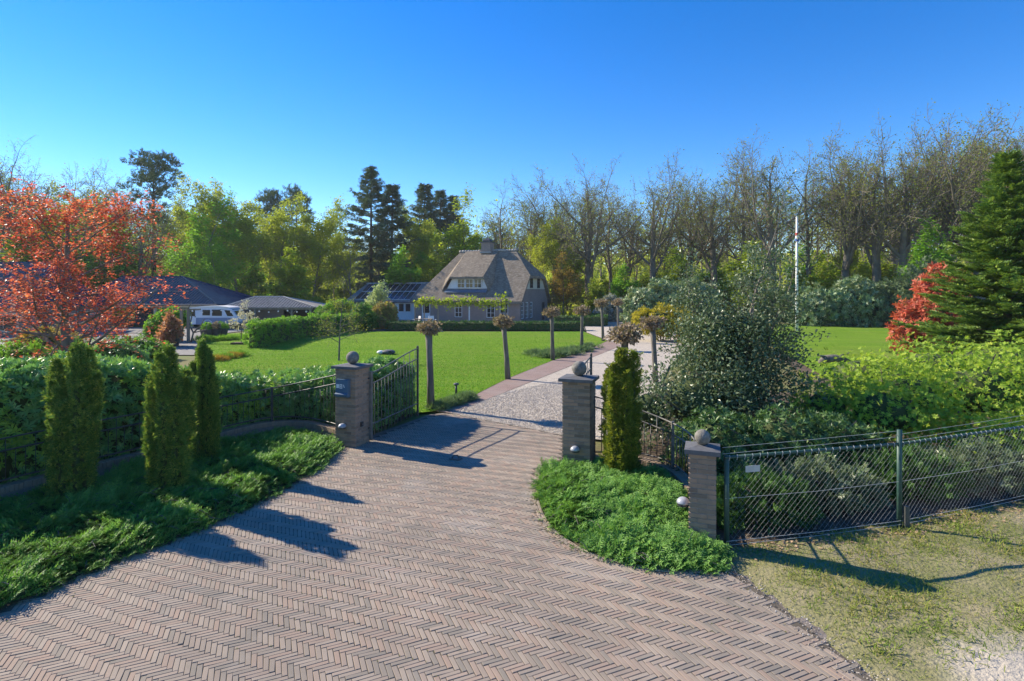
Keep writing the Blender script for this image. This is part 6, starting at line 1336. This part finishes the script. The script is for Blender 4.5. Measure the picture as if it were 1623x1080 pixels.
TREES = [  # column, top row, depth, kind, widening, label
    (12, 236, 66, 'oak0', 1.0, 'bare oak at the far left edge, crown above the copper leaved tree'),
    (72, 262, 74, 'oak2', 1.0, 'bare oak rising just left of the copper leaved tree top'),
    (128, 266, 76, 'oak3', 1.1, 'slim bare oak straight behind the copper leaved tree top'),
    (175, 272, 80, 'oak1', 1.0, 'bare oak between the copper leaved tree and the tall pine'),
    (243, 243, 70, 'pine0', 1.05, 'tall dark pine with rounded top on the left of the wood'),
    (222, 325, 66, 'oak2', 1.0, 'grey budding oak below the tall dark pine'),
    (315, 318, 62, 'beech0', 0.95, 'bright green beech above the carport roof'),
    (330, 296, 74, 'birch0', 1.1, 'olive budding tree rising behind the bright green beech'),
    (380, 305, 72, 'birch1', 1.1, 'olive leafy tree above the left slope of the pavilion roof'),
    (428, 303, 88, 'pine0', 0.9, 'dark pine top above the olive trees, the left of two'),
    (470, 300, 90, 'pine0', 0.95, 'dark pine top above the olive trees, the right of two'),
    (440, 322, 70, 'birch0', 1.15, 'yellow green tree above the pavilion ridge'),
    (492, 338, 72, 'birch1', 1.1, 'olive tree above the right slope of the pavilion roof'),
    (530, 352, 76, 'birch0', 1.0, 'lower olive tree just left of the tall dark fir'),
    (555, 372, 70, 'oak3', 1.2, 'grey slim tree at the left foot of the tall dark fir'),
    (588, 264, 76, 'fir0', 1.05, 'tallest dark fir of the wood, left of the thatched house'),
    (622, 292, 78, 'fir1', 1.2, 'second dark fir close to the right of the tallest one'),
    (648, 318, 82, 'oak3', 1.2, 'grey bare tree between the dark firs and the spruces'),
    (673, 290, 94, 'spruce0', 1.1, 'pointed spruce top behind the house, the left of three'),
    (698, 300, 96, 'spruce0', 1.0, 'pointed spruce top behind the house, the middle of three'),
    (719, 308, 97, 'spruce0', 0.9, 'pointed spruce top behind the house, the right of three'),
    (668, 340, 78, 'birch1', 1.0, 'olive tree above the solar panels'),
    (735, 316, 71, 'beech1', 1.05, 'bright yellow green beech right behind the thatched roof'),
    (795, 290, 84, 'oak3', 1.4, 'bare tree directly above the chimney side of the house'),
    (835, 298, 77, 'oak1', 1.0, 'bare oak above the right end of the thatched ridge'),
    (880, 288, 80, 'oak2', 1.0, 'bare oak right of the thatched roof'),
    (935, 266, 76, 'oak0', 1.0, 'tall spreading oak above the bronze tree, right of the house'),
    (968, 276, 86, 'oak3', 1.3, 'slim bare tree between two spreading oaks right of the house'),
    (1035, 264, 76, 'oak2', 1.0, 'spreading oak with olive crown above the large rhododendron'),
    (1088, 284, 80, 'oak1', 1.0, 'bare oak just left of the holly top'),
    (1130, 266, 76, 'oak0', 0.95, 'bare oak straight behind the top of the holly'),
    (1168, 238, 72, 'oak3', 1.4, 'tall slim oak right above the holly top'),
    (1222, 212, 66, 'oak2', 0.95, 'tall bare oak just left of the flagpole'),
    (1290, 232, 68, 'oak3', 1.4, 'slim oak immediately right of the flagpole'),
    (1335, 220, 64, 'oak1', 0.9, 'oak with olive leaf tufts above the pale rhododendron'),
    (1385, 216, 62, 'oak0', 0.95, 'twin stemmed looking bare oak above the right half of the rhododendron'),
    (1432, 205, 60, 'oak2', 0.95, 'big bare oak above the red pieris'),
    (1490, 200, 60, 'oak1', 0.95, 'bare oak between the red pieris and the fir top'),
    (1552, 182, 58, 'oak0', 0.95, 'highest bare oak, above the left slope of the big fir'),
    (1612, 172, 57, 'oak2', 1.0, 'bare oak at the right edge of the picture above the big fir'),
    (893, 405, 66, 'bronze0', 1.1, 'low orange bronze tree at the right corner of the house'),
    (990, 425, 64, 'under0', 1.1, 'fresh green young tree above the end of the drive'),
    (945, 445, 66, 'under1', 1.0, 'yellow green young tree behind the fourth pollarded tree'),
    (1345, 372, 66, 'beech1', 0.9, 'yellow green young beech above the pale rhododendron'),
    (1400, 395, 70, 'under1', 1.3, 'yellow green young tree right of the young beech'),
    (1300, 410, 62, 'under1', 1.2, 'yellow green young tree at the right of the flagpole'),
    (345, 375, 60, 'beech0', 0.7, 'low green beech behind the caravan'),
    (470, 400, 62, 'under1', 1.2, 'yellow green young tree behind the pavilion'),
    (690, 380, 70, 'beech1', 0.9, 'low yellow green beech between solar panels and thatched roof'),
    (640, 400, 68, 'under0', 1.1, 'fresh green young tree behind the solar panels'),
    (1075, 400, 68, 'under1', 1.2, 'yellow green young tree behind the large rhododendron'),
    (1180, 390, 64, 'under1', 1.3, 'yellow green young tree seen through the holly'),
    (1460, 360, 56, 'under0', 1.0, 'green young tree behind the red pieris'),
    (170, 360, 64, 'under0', 1.2, 'green young tree behind the copper leaved crown'),
    (60, 340, 62, 'under1', 1.3, 'yellow green young tree at far left behind the copper leaved crown'),
    (860, 360, 74, 'birch0', 1.0, 'thin olive tree right above the half hipped gable'),
]
for i, (x, yt, d, key, w, lab) in enumerate(TREES):
    plant(key, x, d, hz(yt, d)*{'bir': 1.04, 'bee': 1.04, 'oak': 0.96, 'pin': 0.93}.get(key[:3], 1.0), lab, GW, (i*2.399) % 6.283, w)
# second row, seen between the first: alike trunks that nothing tells apart
for i in range(36):
    x = -60+1760*(i+prand.uniform(0.1, 0.9))/36; d = prand.uniform(82, 100)
    key = prand.choice(['oak0', 'oak1', 'oak2', 'oak3', 'oak3', 'birch0'] if x > 760 else ['birch0', 'birch1', 'oak3', 'birch1', 'oak2'])
    top = np.interp(x, [0, 130, 240, 330, 430, 540, 600, 740, 800, 930, 1130, 1220, 1400, 1600], [275, 290, 320, 330, 340, 375, 345, 350, 330, 305, 300, 255, 245, 215])+prand.uniform(0, 30)
    plant(key, x, d, hz(top, d), 'grey trunked tree in the second row of the wood', 'second row of the wood', None, prand.uniform(0.8, 1.1))
for i in range(30):
    x = -50+1740*(i+prand.uniform(0.1, 0.9))/30; d = prand.uniform(74, 96)
    plant(prand.choice(['under0', 'under1', 'under1']), x, d, prand.uniform(4.5, 10), 'leafy yellow green young tree between the trunks of the wood', 'young trees among the trunks', None, prand.uniform(0.9, 1.3))
hv = MB(); n_ = 60; V = []
for i in range(n_+1):
    x = -700+1400*i/n_
    for y, z in ((165, -0.2), (200, 7.5+1.5*math.sin(i*0.7)), (260, 17+2*math.sin(i*0.9+1)), (420, 24.0)): V.append((x*(y/300), y, z))
hv.add(V, [(4*i+k, 4*i+4+k, 4*i+5+k, 4*i+1+k) for i in range(n_) for k in range(3)])
tag(hv.build('hills', M_FOREST, None, True), kind='structure')
# the deep wood: one mass
def far_tree(seed):
    r = random.Random(seed); sk = Skel(seed); Pp = dict(seg=[4, 3, 2], taper=[0.35, 0.4, 0.5], wob=[0.05, 0.12, 0.18], up=[0.02, 0.05, 0.03], sides=[4, 3, 3], n=[11, 5], start=[0.3, 0.2], ang=[(30, 65), (30, 60)], len=[0.42, 0.5], shrink=[0.45, 0.3], rr=[0.45, 0.55], rmin=0.03)
    sk.grow(Vector((0, 0, -0.1)), Vector((0, 0, 1)), 15, 0.24, 0, Pp); return sk
fts = [far_tree(s) for s in (201, 202, 203)]
far = tag(empty('deep_wood', (0, 100, 0)), 'deep mass of the wood closing the view behind the garden', 'wood', kind='stuff')
arr = [s.mb.arrays() for s in fts]; tips = [tip_arrays(s.tips)[0] for s in fts]
parts, LP = [], []
for i in range(105):
    d = prand.uniform(95, 170); x = prand.uniform(-1.05, 1.05)*d; k = i % 3; s = prand.uniform(0.85, 1.12)*np.interp(x/d, [-1, -0.4, -0.2, 0.1, 0.5, 0.95], [1.05, 0.9, 0.85, 1.1, 1.25, 1.55])*d/125; a = prand.uniform(0, 6.28)
    c_, s_ = math.cos(a)*s, math.sin(a)*s; M3 = np.array([[c_, -s_, 0], [s_, c_, 0], [0, 0, s]]); o = np.array([x, d-100, -0.06])
    V, LV, LS = arr[k]; parts.append((V@M3.T+o, LV, LS)); LP.append(np.repeat(tips[k], 3, 0)@M3.T+o)
link('trunks', merge_mesh('trunks', parts, M_TWIG), far)['kind'] = 'stuff'
LP = np.concatenate(LP); LP = LP+rng.normal(0, 0.7, LP.shape); LP = LP[rng.random(len(LP)) < 0.8]
link('leaf_mass', scatter_mesh('leaf_mass', LEAF_W, LP, frames(rng.normal(size=LP.shape)), rng.uniform(0.35, 0.8, len(LP)), ML_OLIVE), far)['kind'] = 'stuff'
n = 12000; yy = rng.uniform(168, 270, n); xx = rng.uniform(-1.1, 1.1, n)*yy; zz = np.interp(yy, [165, 200, 260, 270], [0, 7.5, 17, 17.5])+rng.uniform(0, 4, n)
HP = np.column_stack([xx, yy-100, zz]); link('far_leaf_mass', scatter_mesh('far_leaf_mass', LEAF_W, HP, frames(rng.normal(size=HP.shape)+np.array([0, -0.3, 0.6])), rng.uniform(2.0, 4.0, n), ML_OLIVE), far)['kind'] = 'stuff'
# undergrowth of the wood
n = 8000; xx = rng.uniform(-1.05, 1.05, n); dd = rng.uniform(64, 165, n); hh = np.abs(rng.normal(0, 1.9, n))*np.interp(dd, [64, 100, 165], [0.9, 1.8, 4.0])*(0.6+0.8*(nz(np.column_stack([xx*dd, dd]), 0.12)+0.4))
UP = np.column_stack([xx*dd, dd-100, np.clip(hh, 0.1, 13)]); ok = ~((xx*dd > -26) & (xx*dd < 6) & (dd < 70)); UP = UP[ok]
link('undergrowth', scatter_mesh('undergrowth', ROS2, UP, frames(norm(rng.normal(0, 0.7, UP.shape)+np.array([0, 0, 0.6]))), rng.uniform(0.35, 0.75, len(UP))*np.interp(UP[:, 1], [-36, 65], [1.1, 2.3]), ML_OLIVE), far)['kind'] = 'stuff'

# ------------------------------------------------------------------ thin pale veil added to lift the dark tones of the wood
hm_ = bpy.data.materials.new('added_haze_volume'); hm_.use_nodes = True; nt = hm_.node_tree; nt.nodes.clear()
pv_ = nt.nodes.new('ShaderNodeVolumePrincipled'); pv_.inputs['Color'].default_value = (0.86, 0.92, 1.0, 1); pv_.inputs['Density'].default_value = 0.00028; pv_.inputs['Anisotropy'].default_value = 0.25
ho_ = nt.nodes.new('ShaderNodeOutputMaterial'); nt.links.new(pv_.outputs[0], ho_.inputs['Volume'])
hb = MB().box((-1020, -65, -1.2), (1020, 905, 31.0)).build('added_haze', hm_); hb['kind'] = 'stuff'; hb['label'] = 'thin pale veil added over garden and wood to lift dark tones'; hb['category'] = 'added_haze'
